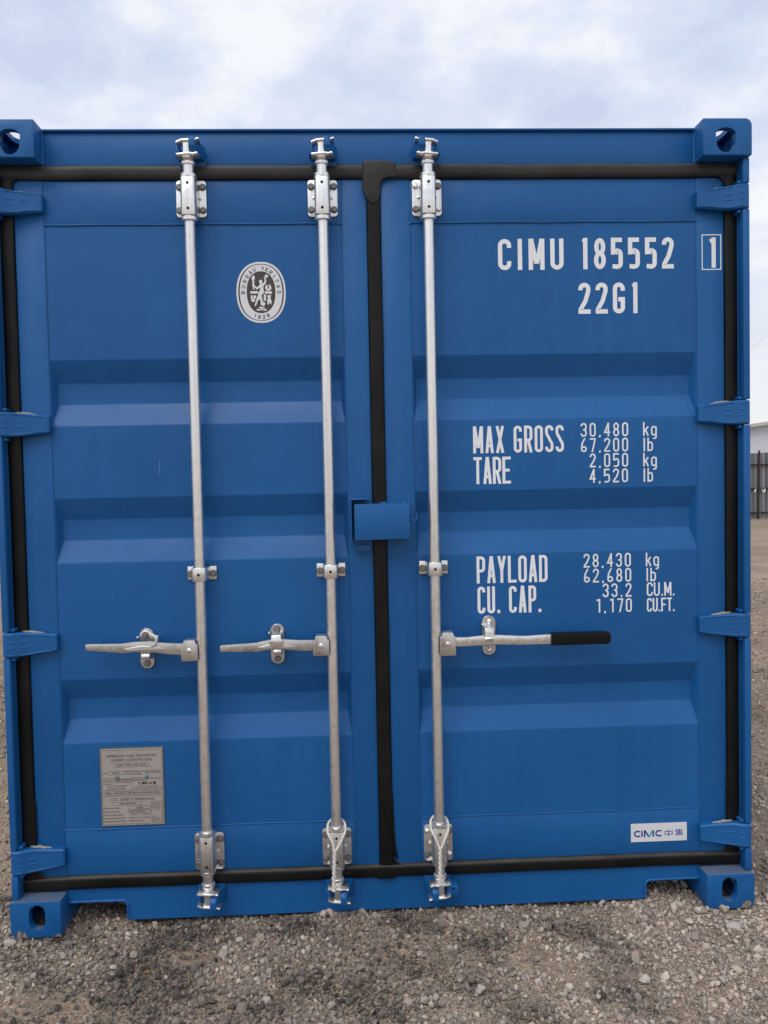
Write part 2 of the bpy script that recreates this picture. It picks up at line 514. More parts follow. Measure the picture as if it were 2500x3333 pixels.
        S = [([(w * 0.94, tp), (l, tp), (l, h * 0.46)], False), ([(l + a_, h * 0.53 - a_ * 0.5)] + arc(cx + q * 0.1, h * 0.585 - q5, q * 0.9, q5, 100, 0)[1:] + arc(cx, bt + q5, q, q5, 0, -112) + [(l - a_ * 0.3, bt + t_ * 0.12)], False)]
    elif ch == '6':
        S = [(arc(cx, bt + qq, q, qq, 180, 540), True), ([(l, bt + qq), (l + q * 0.25, h * 0.62), (cx + q * 0.5, h)], False)]
    elif ch == '7':
        S = [([(0, tp), (r, tp), (cx - q * 0.25, 0)], False)]
    elif ch == '8':
        q1 = (tp - mid) / 2 * 0.98
        S = [(arc(cx, mid + q1, q * 0.9, q1, -90, 270, 20), True), (arc(cx, bt + (mid - bt) / 2, q, (mid - bt) / 2, -90, 270, 20), True)]
    elif ch == '9':
        S = [(arc(cx, tp - qq, q, qq, 0, 360), True), ([(r, tp - qq), (r - q * 0.25, h * 0.38), (cx - q * 0.5, 0)], False)]
    elif ch == 'k':
        S = [([(l, 0), (l, h)], False), ([(l, h * 0.28), (r, h * 0.68)], False), ([(cx - q * 0.2, h * 0.42), (r, 0)], False)]
    elif ch == 'b':
        q2 = min(q, h * 0.3)
        S = [([(l, 0), (l, h)], False), (arc(cx, h * 0.66 - q2, q, q2, 180, 0) + arc(cx, bt + q2, q, q2, 0, -180), True)]
    elif ch == 'g':
        q2 = min(q, h * 0.3)
        S = [(arc(cx, h * 0.66 - q2, q, q2, 0, 180) + arc(cx, bt + q2, q, q2, 180, 360), True), ([(r, h * 0.66), (r, -h * 0.10)] + arc(cx, -h * 0.10, q, q2 * 0.6, 0, -110), False)]
    elif ch == '.':
        S = [([(cx, 0), (cx, t_ * 1.15)], False)]
    elif ch == ',':
        S = [([(cx, t_ * 1.0), (cx - t_ * 0.1, 0), (cx - t_ * 0.4, -t_ * 0.5)], False)]
    return S
WID = {'I': 0.42, '1': 0.72, '.': 0.4, ',': 0.4, ' ': 0.62, 'l': 0.42, 'M': 1.2}
def ribbon(bm, pts, w, closed, place):
    n = len(pts)
    P = [Vector(p) for p in pts]
    Q = [P[0]]
    for p in P[1:]:
        if (p - Q[-1]).length > 1e-5:
            Q.append(p)
    if closed and (Q[0] - Q[-1]).length < 1e-5:
        Q.pop()
    P, n = Q, len(Q)
    Ls, Rs = [], []
    for i in range(n):
        if closed:
            d0, d1 = (P[i] - P[i - 1]).normalized(), (P[(i + 1) % n] - P[i]).normalized()
        else:
            d0 = (P[i] - P[i - 1]).normalized() if i else (P[1] - P[0]).normalized()
            d1 = (P[i + 1] - P[i]).normalized() if i < n - 1 else d0
        n0, n1 = Vector((-d0.y, d0.x)), Vector((-d1.y, d1.x))
        mv = n0 + n1
        if mv.length < 1e-4:
            mv = n0
        mv.normalize()
        k = 1 / max(0.42, mv.dot(n0))
        Ls.append(bm.verts.new(place(P[i] + mv * w / 2 * k)))
        Rs.append(bm.verts.new(place(P[i] - mv * w / 2 * k)))
    for i in range(n if closed else n - 1):
        j = (i + 1) % n
        bm.faces.new((Ls[i], Ls[j], Rs[j], Rs[i]))
def text_strokes(bm, s, x0, x1, z0, z1, y, tk=0.13, gap=0.22, cellw=None, right=False):
    """one line of lettering that fills x0..x1 and z0..z1 on the plane y"""
    h = z1 - z0
    units = [WID.get(c, 1.0) for c in s]
    if cellw:
        w1 = cellw
        adv = [w1 * (u if c in '.,' else 1.0) for u, c in zip(units, s)]
        g = ((x1 - x0) - sum(adv)) / max(1, len(s) - 1)
        ws = adv
    else:
        tot = sum(units) + gap * (len(s) - 1)
        w1 = (x1 - x0) / tot
        g = gap * w1
        ws = [u * w1 for u in units]
    x = x0
    k = 0
    for c, w in zip(s, ws):
        for pts, closed in glyph(c, w, h, tk * h) if c != ' ' else []:
            yy = y - 0.00007 * (k % 4)
            k += 1
            ribbon(bm, pts, tk * h, closed, lambda p, x=x, yy=yy: (x + p.x, yy, z0 + p.y))
        x += w + g
def flat_obj(name, bm, mat, parent):
    """flat print: every face turned to look out of the door"""
    for f in bm.faces:
        f.normal_update()
        if f.normal.y > 0:
            f.normal_flip()
    me = bpy.data.meshes.new(name)
    bm.to_mesh(me)
    bm.free()
    me.materials.append(MATS[mat])
    o = bpy.data.objects.new(name, me)
    return link(o, parent)
def small_text(bm, s, x0, x1, z0, z1, y):
    """one line in the built-in plain face, fitted to a box on the plane y"""
    c = bpy.data.curves.new('line', 'FONT')
    c.body = s
    c.resolution_u = 2
    o = bpy.data.objects.new('line', c)
    COL.objects.link(o)
    bpy.context.view_layer.update()
    me = bpy.data.meshes.new_from_object(o.evaluated_get(bpy.context.evaluated_depsgraph_get()))
    bpy.data.objects.remove(o, do_unlink=True)
    co = np.empty(len(me.vertices) * 3)
    me.vertices.foreach_get('co', co)
    co = co.reshape(-1, 3)
    lo, hi = co.min(0), co.max(0)
    base = bmesh.new()
    base.from_mesh(me)
    for v in base.verts:
        v.co = (x0 + (v.co.x - lo[0]) / (hi[0] - lo[0]) * (x1 - x0), y, z0 + (v.co.y - lo[1]) / (hi[1] - lo[1]) * (z1 - z0))
    tmp = bpy.data.meshes.new('t')
    base.to_mesh(tmp)
    base.free()
    bm.from_mesh(tmp)
    bpy.data.meshes.remove(tmp)
    bpy.data.meshes.remove(me)
def frame_lines(bm, x0, x1, z0, z1, w, y):
    for a_ in ((x0, x1, z1 - w, z1), (x0, x1, z0, z0 + w), (x0, x0 + w, z0 + w, z1 - w), (x1 - w, x1, z0 + w, z1 - w)):
        bm.faces.new([bm.verts.new(p) for p in ((a_[0], y, a_[2]), (a_[1], y, a_[2]), (a_[1], y, a_[3]), (a_[0], y, a_[3]))])
def flat_poly(bm, pts, y):
    bm.faces.new([bm.verts.new((p[0], y, p[1])) for p in pts])

# ================================================================== GROUND
def hnoise(x, y, s, seed):
    r_ = np.random.default_rng(seed)
    v = 0
    for k in range(5):
        a_, p1, p2 = r_.uniform(0, 2 * PI), r_.uniform(0, 6), r_.uniform(0.7, 1.5)
        v = v + np.sin((np.cos(a_) * x + np.sin(a_) * y) * s * p2 + p1)
    return v / 5
def gh(x, y):
    """height of the earth under the gravel"""
    x = np.asarray(x, float)
    y = np.asarray(y, float)
    z = -0.010 + 0.006 * hnoise(x, y, 3.1, 3) + 0.004 * hnoise(x, y, 9.0, 4)
    z = z + 0.016 * np.exp(-((x - 0.93) / 0.22) ** 2 - ((y + 0.0) / 0.22) ** 2)      # heap by the right-hand casting
    z = z + 0.010 * np.exp(-((x - 0.1) / 0.5) ** 2 - ((y + 0.05) / 0.18) ** 2)
    far = np.clip((np.hypot(x, y) - 4) / 10, 0, 1)
    return z + far * 0.03 * hnoise(x, y, 0.6, 5)
def axis_pts(lo, hi, near, step):
    pts = list(np.arange(-near, near + step / 2, step))
    s = step
    v = near
    while v < hi:
        s *= 1.22
        v += s
        pts.append(v)
    s, v = step, -near
    while v > lo:
        s *= 1.22
        v -= s
        pts.insert(0, v)
    return np.array(pts)
gx = axis_pts(-500, 500, 2.6, 0.045)
gy = axis_pts(-500, 700, 1.6, 0.045)
XX, YY = np.meshgrid(gx, gy)
ZZ = gh(XX, YY)
gv = np.stack([XX, YY, ZZ], -1).reshape(-1, 3)
nx, ny = len(gx), len(gy)
idx = np.arange(nx * ny).reshape(ny, nx)
gf = np.stack([idx[:-1, :-1], idx[:-1, 1:], idx[1:, 1:], idx[1:, :-1]], -1).reshape(-1, 4)
def np_mesh(name, v, f, mat):
    me = bpy.data.meshes.new(name)
    k = f.shape[1]
    me.vertices.add(len(v))
    me.vertices.foreach_set('co', v.astype(np.float32).ravel())
    me.loops.add(f.size)
    me.loops.foreach_set('vertex_index', f.astype(np.int32).ravel())
    me.polygons.add(len(f))
    me.polygons.foreach_set('loop_start', np.arange(0, f.size, k, dtype=np.int32))
    me.update(calc_edges=True)
    me.materials.append(MATS[mat])
    return me
gme = np_mesh('ground', gv, gf, 'dirt')
gme.polygons.foreach_set('use_smooth', [True] * len(gme.polygons))
tag(link(bpy.data.objects.new('ground', gme)), 'flat gravel yard of grey and tan earth', 'ground', kind='structure')

# --- gravel: every stone is a small angular solid lying half sunk in the earth
def ico():
    p = (1 + 5 ** 0.5) / 2
    v = np.array([(-1, p, 0), (1, p, 0), (-1, -p, 0), (1, -p, 0), (0, -1, p), (0, 1, p), (0, -1, -p), (0, 1, -p), (p, 0, -1), (p, 0, 1), (-p, 0, -1), (-p, 0, 1)], float)
    v /= np.linalg.norm(v[0])
    f = np.array([(0, 11, 5), (0, 5, 1), (0, 1, 7), (0, 7, 10), (0, 10, 11), (1, 5, 9), (5, 11, 4), (11, 10, 2), (10, 7, 6), (7, 1, 8), (3, 9, 4), (3, 4, 2), (3, 2, 6), (3, 6, 8), (3, 8, 9), (4, 9, 5), (2, 4, 11), (6, 2, 10), (8, 6, 7), (9, 8, 1)])
    return v, f
IV, IF = ico()
OV = np.array([(1, 0, 0), (-1, 0, 0), (0, 1, 0), (0, -1, 0), (0, 0, 1), (0, 0, -1)], float)
OF = np.array([(0, 2, 4), (2, 1, 4), (1, 3, 4), (3, 0, 4), (2, 0, 5), (1, 2, 5), (3, 1, 5), (0, 3, 5)])
def zone(x, y):
    """share of dark chippings against pale limestone, by place in the yard"""
    d = 0.34 + 0.30 * hnoise(x, y, 6.5, 21) + 0.75 * hnoise(x, y, 21, 22)
    for cx, cy, sx, sy, k in ((-0.70, -0.20, 0.24, 0.30, 0.80), (-0.28, -0.36, 0.22, 0.14, 0.50), (0.08, -0.22, 0.18, 0.20, 0.50), (0.60, -0.07, 0.09, 0.05, 0.75), (0.32, -0.12, 0.10, 0.06, 0.4), (-0.35, -0.02, 0.5, 0.05, 0.3), (0.98, -0.12, 0.35, 0.22, -0.42), (0.75, -0.36, 0.3, 0.12, -0.3)):
        d = d + k * np.exp(-((x - cx) / sx) ** 2 - ((y - cy) / sy) ** 2)
    d = np.where(x > 1.25, d - 0.25, d)
    return np.clip(d, 0, 1)
def sandy(x, y):
    """bare sandy patches where few stones lie"""
    s = -0.05 + 0.45 * hnoise(x, y, 6.2, 31) + 0.5 * hnoise(x, y, 14, 32)
    for cx, cy, sx, sy, k in ((-1.00, -0.37, 0.16, 0.11, 1.6), (-0.74, -0.385, 0.06, 0.05, 1.2), (-0.62, -0.13, 0.10, 0.05, 1.1), (0.66, -0.02, 0.16, 0.05, 0.8), (0.55, -0.33, 0.09, 0.07, 0.9), (0.40, -0.20, 0.10, 0.08, 0.6), (0.95, -0.38, 0.10, 0.05, 0.5), (0.97, -0.08, 0.28, 0.16, -1.2), (-0.70, -0.24, 0.2, 0.12, -0.5)):
        s = s + k * np.exp(-((x - cx) / sx) ** 2 - ((y - cy) / sy) ** 2)
    return s
def stones_batch(x, y, size, base_v, base_f, lift=0.12):
    n = len(x)
    nv = len(base_v)
    v = base_v[None] * (1 + rng.uniform(-0.30, 0.28, (n, nv, 1))) + rng.uniform(-0.14, 0.14, (n, nv, 3))
    v = v * rng.uniform(0.62, 1.25, (n, 1, 3)) * np.array([1, 1, 0.85])
    q = rng.normal(size=(n, 4))
    q /= np.linalg.norm(q, axis=1)[:, None]
    w_, a_, b_, c_ = q.T
    Rm = np.stack([np.stack([1 - 2 * (b_ * b_ + c_ * c_), 2 * (a_ * b_ - c_ * w_), 2 * (a_ * c_ + b_ * w_)], -1),
                   np.stack([2 * (a_ * b_ + c_ * w_), 1 - 2 * (a_ * a_ + c_ * c_), 2 * (b_ * c_ - a_ * w_)], -1),
                   np.stack([2 * (a_ * c_ - b_ * w_), 2 * (b_ * c_ + a_ * w_), 1 - 2 * (a_ * a_ + b_ * b_)], -1)], 1)
    v = np.einsum('nij,nkj->nki', Rm, v) * (size[:, None, None] / 2)
    z = gh(x, y) + size * lift * rng.uniform(0.3, 2.2, n)
    v += np.stack([x, y, z], -1)[:, None, :]
    f = base_f[None] + (np.arange(n) * nv)[:, None, None]
    d = zone(x, y)
    dark = np.clip(d + rng.normal(0, 0.26, n), 0, 1)[:, None]
    pale = np.array([0.44, 0.372, 0.308]) * rng.uniform(0.62, 1.42, (n, 1)) * (1 + rng.normal(0, 0.025, (n, 3)))
    drk = np.array([0.080, 0.070, 0.062]) * rng.uniform(0.4, 1.7, (n, 1)) * (1 + rng.normal(0, 0.025, (n, 3)))
    col = pale * (1 - dark) + drk * dark
    col = np.clip(col, 0.015, 0.66)
    colv = np.repeat(np.concatenate([col, np.ones((n, 1))], 1), nv, 0)
    return v.reshape(-1, 3), f.reshape(-1, 3), colv
def in_container(x, y):
    inside = (np.abs(x) < 1.0) & (y > 0.32)
    c1 = (np.abs(np.abs(x) - 1.138) < 0.078) & (y > 0.004) & (y < 0.17)
    return inside | c1
SPOTS = []        # the loose big stones keep the small ones off
def scatter(n, x0, x1, y0, y1, smin, smax, pw, cond=None, sand=0.8):
    x = rng.uniform(x0, x1, n)
    y = rng.uniform(y0, y1, n)
    s = smin + (smax - smin) * rng.uniform(0, 1, n) ** pw
    keep = ~in_container(x, y)
    sd_ = sandy(x, y)
    keep &= rng.uniform(0, 1, n) > np.clip((sd_ - 0.10) * 2.2, 0, 1) * sand
    if cond is not None:
        keep &= cond(x, y)
    return x[keep], y[keep], s[keep]
parts_v, parts_f, parts_c = [], [], []
off = 0
def add_stones(b):
    global off
    v, f, c = b
    parts_v.append(v)
    parts_f.append(f + off)
    parts_c.append(c)
    off += len(v)
add_stones(stones_batch(*scatter(92000, -1.45, 1.45, -0.62, 0.30, 0.0028, 0.0085, 1.5, sand=0.8), OV, OF, 0.2))
add_stones(stones_batch(*scatter(15000, -1.45, 1.45, -0.62, 0.30, 0.0075, 0.0190, 2.3), IV, IF, 0.26))
add_stones(stones_batch(*scatter(1100, -1.45, 1.45, -0.62, 0.30, 0.016, 0.032, 2.2, sand=1.0), IV, IF, 0.22))
add_stones(stones_batch(*scatter(30000, -2.8, 3.0, -1.6, 0.32, 0.005, 0.018, 2.0, lambda x, y: (np.abs(x) > 1.45) | (y < -0.62)), OV, OF, 0.16))
add_stones(stones_batch(*scatter(15000, 1.22, 3.2, 0.0, 3.2, 0.005, 0.022, 2.0, lambda x, y: x > 1.22 + 0.25 * y), IV, IF, 0.16))
add_stones(stones_batch(*scatter(16000, 1.3, 6.5, 3.0, 8.5, 0.010, 0.035, 2.2, lambda x, y: x > 1.2 + 0.3 * y), OV, OF, 0.16))
add_stones(stones_batch(*scatter(9000, -3.0, -1.22, 0.0, 3.5, 0.006, 0.022, 2.0, lambda x, y: x < -1.22 - 0.05 * y), IV, IF, 0.16))
pv = np.concatenate(parts_v)
pf = np.concatenate(parts_f)
pc = np.concatenate(parts_c)
me = np_mesh('gravel', pv, pf, 'stone')
me.shade_flat()
at_ = me.attributes.new('stone_colour', 'FLOAT_COLOR', 'POINT')
at_.data.foreach_set('color', pc.astype(np.float32).ravel())
tag(link(bpy.data.objects.new('gravel', me)), 'loose grey and tan gravel covering the yard', 'gravel', kind='stuff')

# --- the stones that stand out one by one
def stone_thing(x, y, size, flat, tilt, tone, label, seed, lift=0.30, rot=0):
    r_ = np.random.default_rng(seed)
    bm = NB()
    bmesh.ops.create_icosphere(bm, subdivisions=3, radius=1.0)
    pl = [(lambda d_: (d_ / np.linalg.norm(d_), r_.uniform(0.50, 0.82)))(r_.normal(size=3)) for _ in range(16)]
    for v in bm.verts:
        p = np.array(v.co)
        for d_, k in pl:                        # cut facets like a broken stone
            s_ = p @ d_ - k
            if s_ > 0:
                p = p - d_ * s_ * 0.92
        p = p * (1 + 0.025 * math.sin(9 * p[0] + seed) * math.cos(8 * p[1]))
        v.co = p
    sz = Vector((size / 2, size / 2 * r_.uniform(0.72, 0.95), size / 2 * flat))
    for v in bm.verts:
        v.co = Vector((v.co.x * sz.x, v.co.y * sz.y, v.co.z * sz.z))
    o = obj('stone', bm, 'stone', None, 28)
    o.location = (x, y, float(gh(x, y)) + size * flat * lift + 0.003)
    o.rotation_euler = (R(tilt), R(tilt * 0.6), R(rot))
    at2 = o.data.attributes.new('stone_colour', 'FLOAT_COLOR', 'POINT')
    at2.data.foreach_set('color', list((*tone, 1.0)) * len(o.data.vertices))
    return tag(o, label, 'stone', 'larger loose stones lying on the gravel')
WHT, TAN, GRY, PNK = (0.47, 0.425, 0.37), (0.38, 0.315, 0.255), (0.29, 0.27, 0.25), (0.40, 0.30, 0.255)
for a_ in (
    (-1.216, -0.020, 0.044, 0.62, 8, WHT, 'pale rounded stone just outside the bottom left corner casting', 1, 0.3, 20),
    (-0.551, -0.052, 0.024, 0.7, 12, TAN, 'small tan stone nearest the left lock rod, in front of the sill', 2, 0.3, 70),
    (-0.481, -0.054, 0.026, 0.7, -10, WHT, 'small white stone right of the tan one below the left lock rod', 3, 0.3, 10),
    (-0.520, -0.098, 0.027, 0.6, 18, WHT, 'flat white chip just below the two small stones near the left rod', 4, 0.3, 35),
    (0.236, -0.372, 0.040, 0.95, 14, WHT, 'largest white stone in the foreground, tallest of the loose ones', 5, 0.36, 60),
    (1.092, -0.113, 0.052, 0.7, 10, (0.44, 0.40, 0.36), 'big angular pale rock in front of the bottom right corner casting', 6, 0.32, 15),
    (1.098, -0.184, 0.030, 0.75, -14, TAN, 'tan stone just below the big rock near the right casting', 7, 0.3, 40),
    (-0.307, -0.100, 0.022, 0.7, 9, GRY, 'grey stone midway between the left and middle lock rods', 8, 0.3, 80),
    (0.449, -0.010, 0.024, 0.7, 9, WHT, 'white stone close under the sill right of the middle', 9, 0.35, 25),
    (-0.994, -0.136, 0.026, 0.6, -9, (0.36, 0.33, 0.30), 'flat grey stone in front of the left fork notch', 10, 0.3, 5),
    (-0.844, -0.166, 0.026, 0.7, 15, WHT, 'whitish stone between the left notch and the orange leaf', 11, 0.3, 50),
    (-0.401, -0.263, 0.030, 0.75, 11, (0.40, 0.38, 0.36), 'smooth light stone alone in the left middle foreground', 12, 0.3, 65),
    (-0.005, -0.012, 0.020, 0.95, 20, PNK, 'upright pinkish pebble against the sill below the centre gasket', 13, 0.4, 30),
    (0.188, -0.310, 0.022, 0.7, 5, TAN, 'small tan stone just left of and behind the largest white stone', 14, 0.3, 45),
    (-0.362, -0.360, 0.036, 0.75, -12, (0.42, 0.39, 0.355), 'broad pale stone at the bottom edge left of the middle', 15, 0.32, 12),
    (-0.180, -0.392, 0.034, 0.75, 16, (0.36, 0.32, 0.28), 'brownish stone at the bottom edge below the middle lock rod', 16, 0.32, 75),
    (0.054, -0.099, 0.022, 0.7, 12, WHT, 'white stone in front of the sill between middle and right rods', 17, 0.3, 33),
    (0.978, -0.167, 0.026, 0.75, -8, TAN, 'tan stone left of the big rock below the right notch', 18, 0.3, 66),
    (0.707, -0.165, 0.022, 0.75, 10, (0.43, 0.40, 0.36), 'pale stone alone left of the heap below the right notch', 19, 0.3, 18),
    (0.475, -0.380, 0.027, 0.75, 13, PNK, 'pinkish stone at the bottom edge right of the largest white stone', 20, 0.3, 55),
    (0.300, -0.395, 0.026, 0.7, -13, GRY, 'grey stone directly below the largest white stone', 21, 0.3, 22),
    (0.860, -0.350, 0.026, 0.7, 6, TAN, 'tan stone farthest right along the bottom edge', 22, 0.3, 42),
    (1.262, -0.052, 0.028, 0.7, 6, WHT, 'white stone just outside the bottom right corner casting', 23, 0.3, 42),
):
    stone_thing(*a_)
bm = NB()
flp = [(-0.010, 0.0, 0.004), (-0.005, 0.007, 0.009), (0.003, 0.006, 0.006), (0.009, 0.001, 0.010), (0.005, -0.006, 0.005), (-0.004, -0.006, 0.008), (0.0, 0.0, 0.012)]
vs = [bm.verts.new(p) for p in flp]
for i in range(6):
    bm.faces.new((vs[i], vs[(i + 1) % 6], vs[6]))
bmesh.ops.solidify(bm, geom=bm.faces[:], thickness=0.0012)
lf = obj('dry_leaf', bm, 'leaf_orange', None, 30, (-0.733, -0.206, float(gh(-0.733, -0.206)) + 0.006))
tag(lf, 'small curled orange leaf on the dark gravel', 'leaf')

# ================================================================== BACKGROUND: fence, shed, cable
FY = 24.0
fence = empty('fence', (14.0, FY, 0))
tag(fence, 'grey zinc sheet fence with dark rusty posts and three rails', 'fence')
def fl(x, y, z):
    return (x - 14.0, y - FY, z)
bm = NB()
cor = []
for i in range(0, 19):
    x = 0.88 * i / 18
    cor.append((x, 0.014 * (1 if i % 4 in (1, 2) else 0)))
A = [bm.verts.new((x, y, 0.03)) for x, y in cor]
B = [bm.verts.new((x, y, 2.28)) for x, y in cor]
for i in range(len(cor) - 1):
    bm.faces.new((A[i], A[i + 1], B[i + 1], B[i]))
bmesh.ops.solidify(bm, geom=bm.faces[:], thickness=0.002)
sheet0 = obj('sheet', bm, 'fence_zinc', fence, 20, fl(14.02, FY, 0))
x = -12.0
k = 0
while x < 44:
    if abs(x - 14.02) > 0.1:
        inst('sheet', sheet0.data, fl(x, FY + 0.004 * (k % 2), 0.02 * math.sin(k * 1.7)), fence)
    x += 0.8675
    k += 1
bm = NB()
box(bm, -0.026, 0.026, -0.075, -0.022, -0.05, 2.36)
bev(bm, 0.004, 1)
post0 = obj('post', bm, 'fence_rust', fence, 30, fl(13.87, FY, 0))
post0.rotation_euler = (0, R(1.2), 0)
for i in range(-10, 13):
    if i:
        inst('post', post0.data, fl(13.87 + 2.5 * i, FY, 0), fence, (0, R(0.5 * math.sin(i * 2.3)), 0))
bm = NB()
box(bm, -1.245, 1.245, -0.060, -0.021, -0.03, 0.03)
bev(bm, 0.003, 1)
rail0 = obj('rail', bm, 'fence_rust', fence, 30, fl(15.12, FY, 0.21))
for i in range(-10, 12):
    for z in (0.21, 1.04, 1.86):
        if (i, z) != (0, 0.21):
            inst('rail', rail0.data, fl(15.12 + 2.5 * i, FY, z), fence)
for dx, dz, ro in ((-0.22, 0.98, 0.35), (0.22, 0.97, -0.45), (0.34, 0.98, 0.1)):
    bm = NB()
    tube(bm, [(0, 0, 0.07), (0.01, 0, 0.02), (0.0, 0, -0.06)], [0.012, 0.02, 0.026], 8)
    o = obj('insulator', bm, 'insulator_white', fence, 40, fl(13.87 + dx * 0.6, FY - 0.11, dz))
    o.rotation_euler = (0, ro, 0)
bm = NB()
for i in range(26):
    x0 = random.uniform(12.4, 17.5)
    hgt = random.uniform(0.15, 0.7)
    lean = random.uniform(-0.5, 0.5)
    y0 = FY - random.uniform(0.2, 0.7)
    tube(bm, [(x0 + lean * s_ * s_ * hgt, y0, hgt * s_ - 0.01) for s_ in (0, 0.3, 0.6, 0.85, 1)], [0.006, 0.005, 0.004, 0.003, 0.002], 4)
tag(obj('dry_weeds', bm, 'straw', None, 40), 'dry bent weed stems at the foot of the zinc fence', 'weeds', kind='stuff')

SY = 34.0
shed = empty('shed', (30, SY, 0))
tag(shed, 'white panelled shed with low sloping roof behind the fence', 'shed')
def roof_z(x):
    return 3.875 + 0.13 * (min(x, 60 - x) - 18.88)
pw = 1.06
x = 8.2
first = True
while x < 51.5:
    bm = NB()
    x1 = x + pw - 0.012
    prism(bm, [(x - 30, -0.05), (x1 - 30, -0.05), (x1 - 30, roof_z(x1) - 0.06), (x - 30, roof_z(x) - 0.06)], 0, 0.08)
    obj('wall_panel', bm, 'shed_white', shed, 30)
    x += pw
bm = NB()
box(bm, -21.6, 21.6, 0.085, 18, -0.05, 2.3)
obj('wall', bm, 'shed_white', shed, 30)
for sgn in (-1, 1):
    bm = NB()
    xe, xr = (7.6, 30.0) if sgn < 0 else (52.4, 30.0)
    poly = [(xe - 30, roof_z(xe) - 0.055), (xr - 30 - 0.002 * -sgn, roof_z(xr) - 0.055), (xr - 30 - 0.002 * -sgn, roof_z(xr) + 0.09), (xe - 30, roof_z(xe) + 0.09)]
    prism(bm, poly, -0.35, 18.3)
    obj('roof', bm, 'shed_trim', shed, 30)
pole = empty('utility_pole', (28.0, 31.0, 0))
tag(pole, 'wooden utility pole right of the yard beyond the fence', 'pole')
bm = NB()
tube(bm, [(0, 0, -0.3), (0, 0, 8), (0, 0, 16.3)], [0.16, 0.14, 0.11], 14)
obj('shaft', bm, 'pole_wood', pole, 40)
bm = NB()
box(bm, -1.0, 1.0, -0.06, 0.06, 15.6, 15.75)
obj('crossarm', bm, 'pole_wood', pole, 30)
bm = NB()
p0, p1 = Vector((14.2, 34.2, 4.2)), Vector((28.0, 31.0, 15.9))
tube(bm, [p0.lerp(p1, i / 14) - Vector((0, 0, 0.5 * math.sin(PI * i / 14))) for i in range(15)], 0.0045, 6)
tag(obj('overhead_cable', bm, 'cable_black', None, 60), 'thin dark cable rising steeply to the right in the sky', 'cable')

# ================================================================== THE CONTAINER
box_root = empty('shipping_container', (0, 0, 0))
tag(box_root, 'blue steel shipping container with closed double doors on gravel', 'container')
YD = 0.065
BP, BW = 'blue_paint', 'blue_paint_worn'

# --- corner castings
def casting_mesh(top):
    x0, x1 = 1.058, 1.219
    z0, z1 = (2.473, 2.591) if top else (0.0, 0.118)
    bm = NB()
    poly = rrect(x0, x1, z0, z1, 0.02, 5, (0.026 if not top else 0.005, 0.023 if top else 0.005, 0, 0))
    prism(bm, poly, 0.0, 0.178)
    bev(bm, 0.0035, 2, 40)
    bmesh.ops.recalc_face_normals(bm, faces=bm.faces[:])
    me = bpy.data.meshes.new('casting')
    bm.to_mesh(me)
    bm.free()
    o = bpy.data.objects.new('c', me)
    COL.objects.link(o)
    cut = []
    def cutter(fn):
        b_ = NB()
        fn(b_)
        bmesh.ops.recalc_face_normals(b_, faces=b_.faces[:])
        m_ = bpy.data.meshes.new('k')
        b_.to_mesh(m_)
        b_.free()
        c_ = bpy.data.objects.new('k', m_)
        COL.objects.link(c_)
        md = o.modifiers.new('b', 'BOOLEAN')
        md.operation = 'DIFFERENCE'
        md.solver = 'EXACT'
        md.object = c_
        cut.append(c_)
    cutter(lambda b_: box(b_, x0 + 0.024, x1 - 0.028, 0.026, 0.152, z0 + 0.016, z1 - 0.016))
    if top:     # shield-shaped opening
        cx = 1.1325
        sh = [(cx - 0.0325, 2.545), (cx - 0.0325, 2.522)] + arc(cx, 2.514, 0.0305, 0.032, 165, 375, 14) + [(cx + 0.0325, 2.522), (cx + 0.0325, 2.545)] + arc(cx, 2.540, 0.0325, 0.021, 15, 165, 12)
        cutter(lambda b_: prism(b_, sh, -0.02, 0.05))
    else:
        cutter(lambda b_: prism(b_, rrect(1.1075, 1.1590, 0.027, 0.107, 0.0256, 8), -0.02, 0.05))
    zc = 2.522 if top else 0.066
    cutter(lambda b_: prism(b_, rrect(0.049, 0.129, zc - 0.0255, zc + 0.0255, 0.025, 8), x1 - 0.06, x1 + 0.02, 'x'))
    if top:
        cutter(lambda b_: prism(b_, rrect(1.106, 1.170, 0.027, 0.151, 0.031, 8), z1 - 0.05, z1 + 0.02, 'z'))
    else:
        cutter(lambda b_: prism(b_, rrect(1.106, 1.170, 0.027, 0.151, 0.031, 8), -0.02, 0.05, 'z'))
    bpy.context.view_layer.update()
    res = bpy.data.meshes.new_from_object(o.evaluated_get(bpy.context.evaluated_depsgraph_get()))
    for c_ in cut + [o]:
        bpy.data.objects.remove(c_, do_unlink=True)
    res.materials.clear()
    res.materials.append(MATS[BW])
    res.polygons.foreach_set('use_smooth', [True] * len(res.polygons))
    res.set_sharp_from_angle(angle=R(30))
    return res
def mirrored(me, fx, fy, name):
    b_ = NB()
    b_.from_mesh(me)
    for v in b_.verts:
        v.co.x = fx(v.co.x)
        v.co.y = fy(v.co.y)
    bmesh.ops.reverse_faces(b_, faces=b_.faces[:]) if (fx(1) < 0) != (fy(1) - fy(0) < 0) else None
    m2 = bpy.data.meshes.new(name)
    b_.to_mesh(m2)
    b_.free()
    m2.materials.append(me.materials[0])
    return m2
LEN = 6.058
for top in (True, False):
    cm = casting_mesh(top)
    for fx in (lambda v: v, lambda v: -v):
        for fy in (lambda v: v, lambda v: LEN - v):
            link(bpy.data.objects.new('corner_casting', mirrored(cm, fx, fy, 'corner_casting')), box_root)

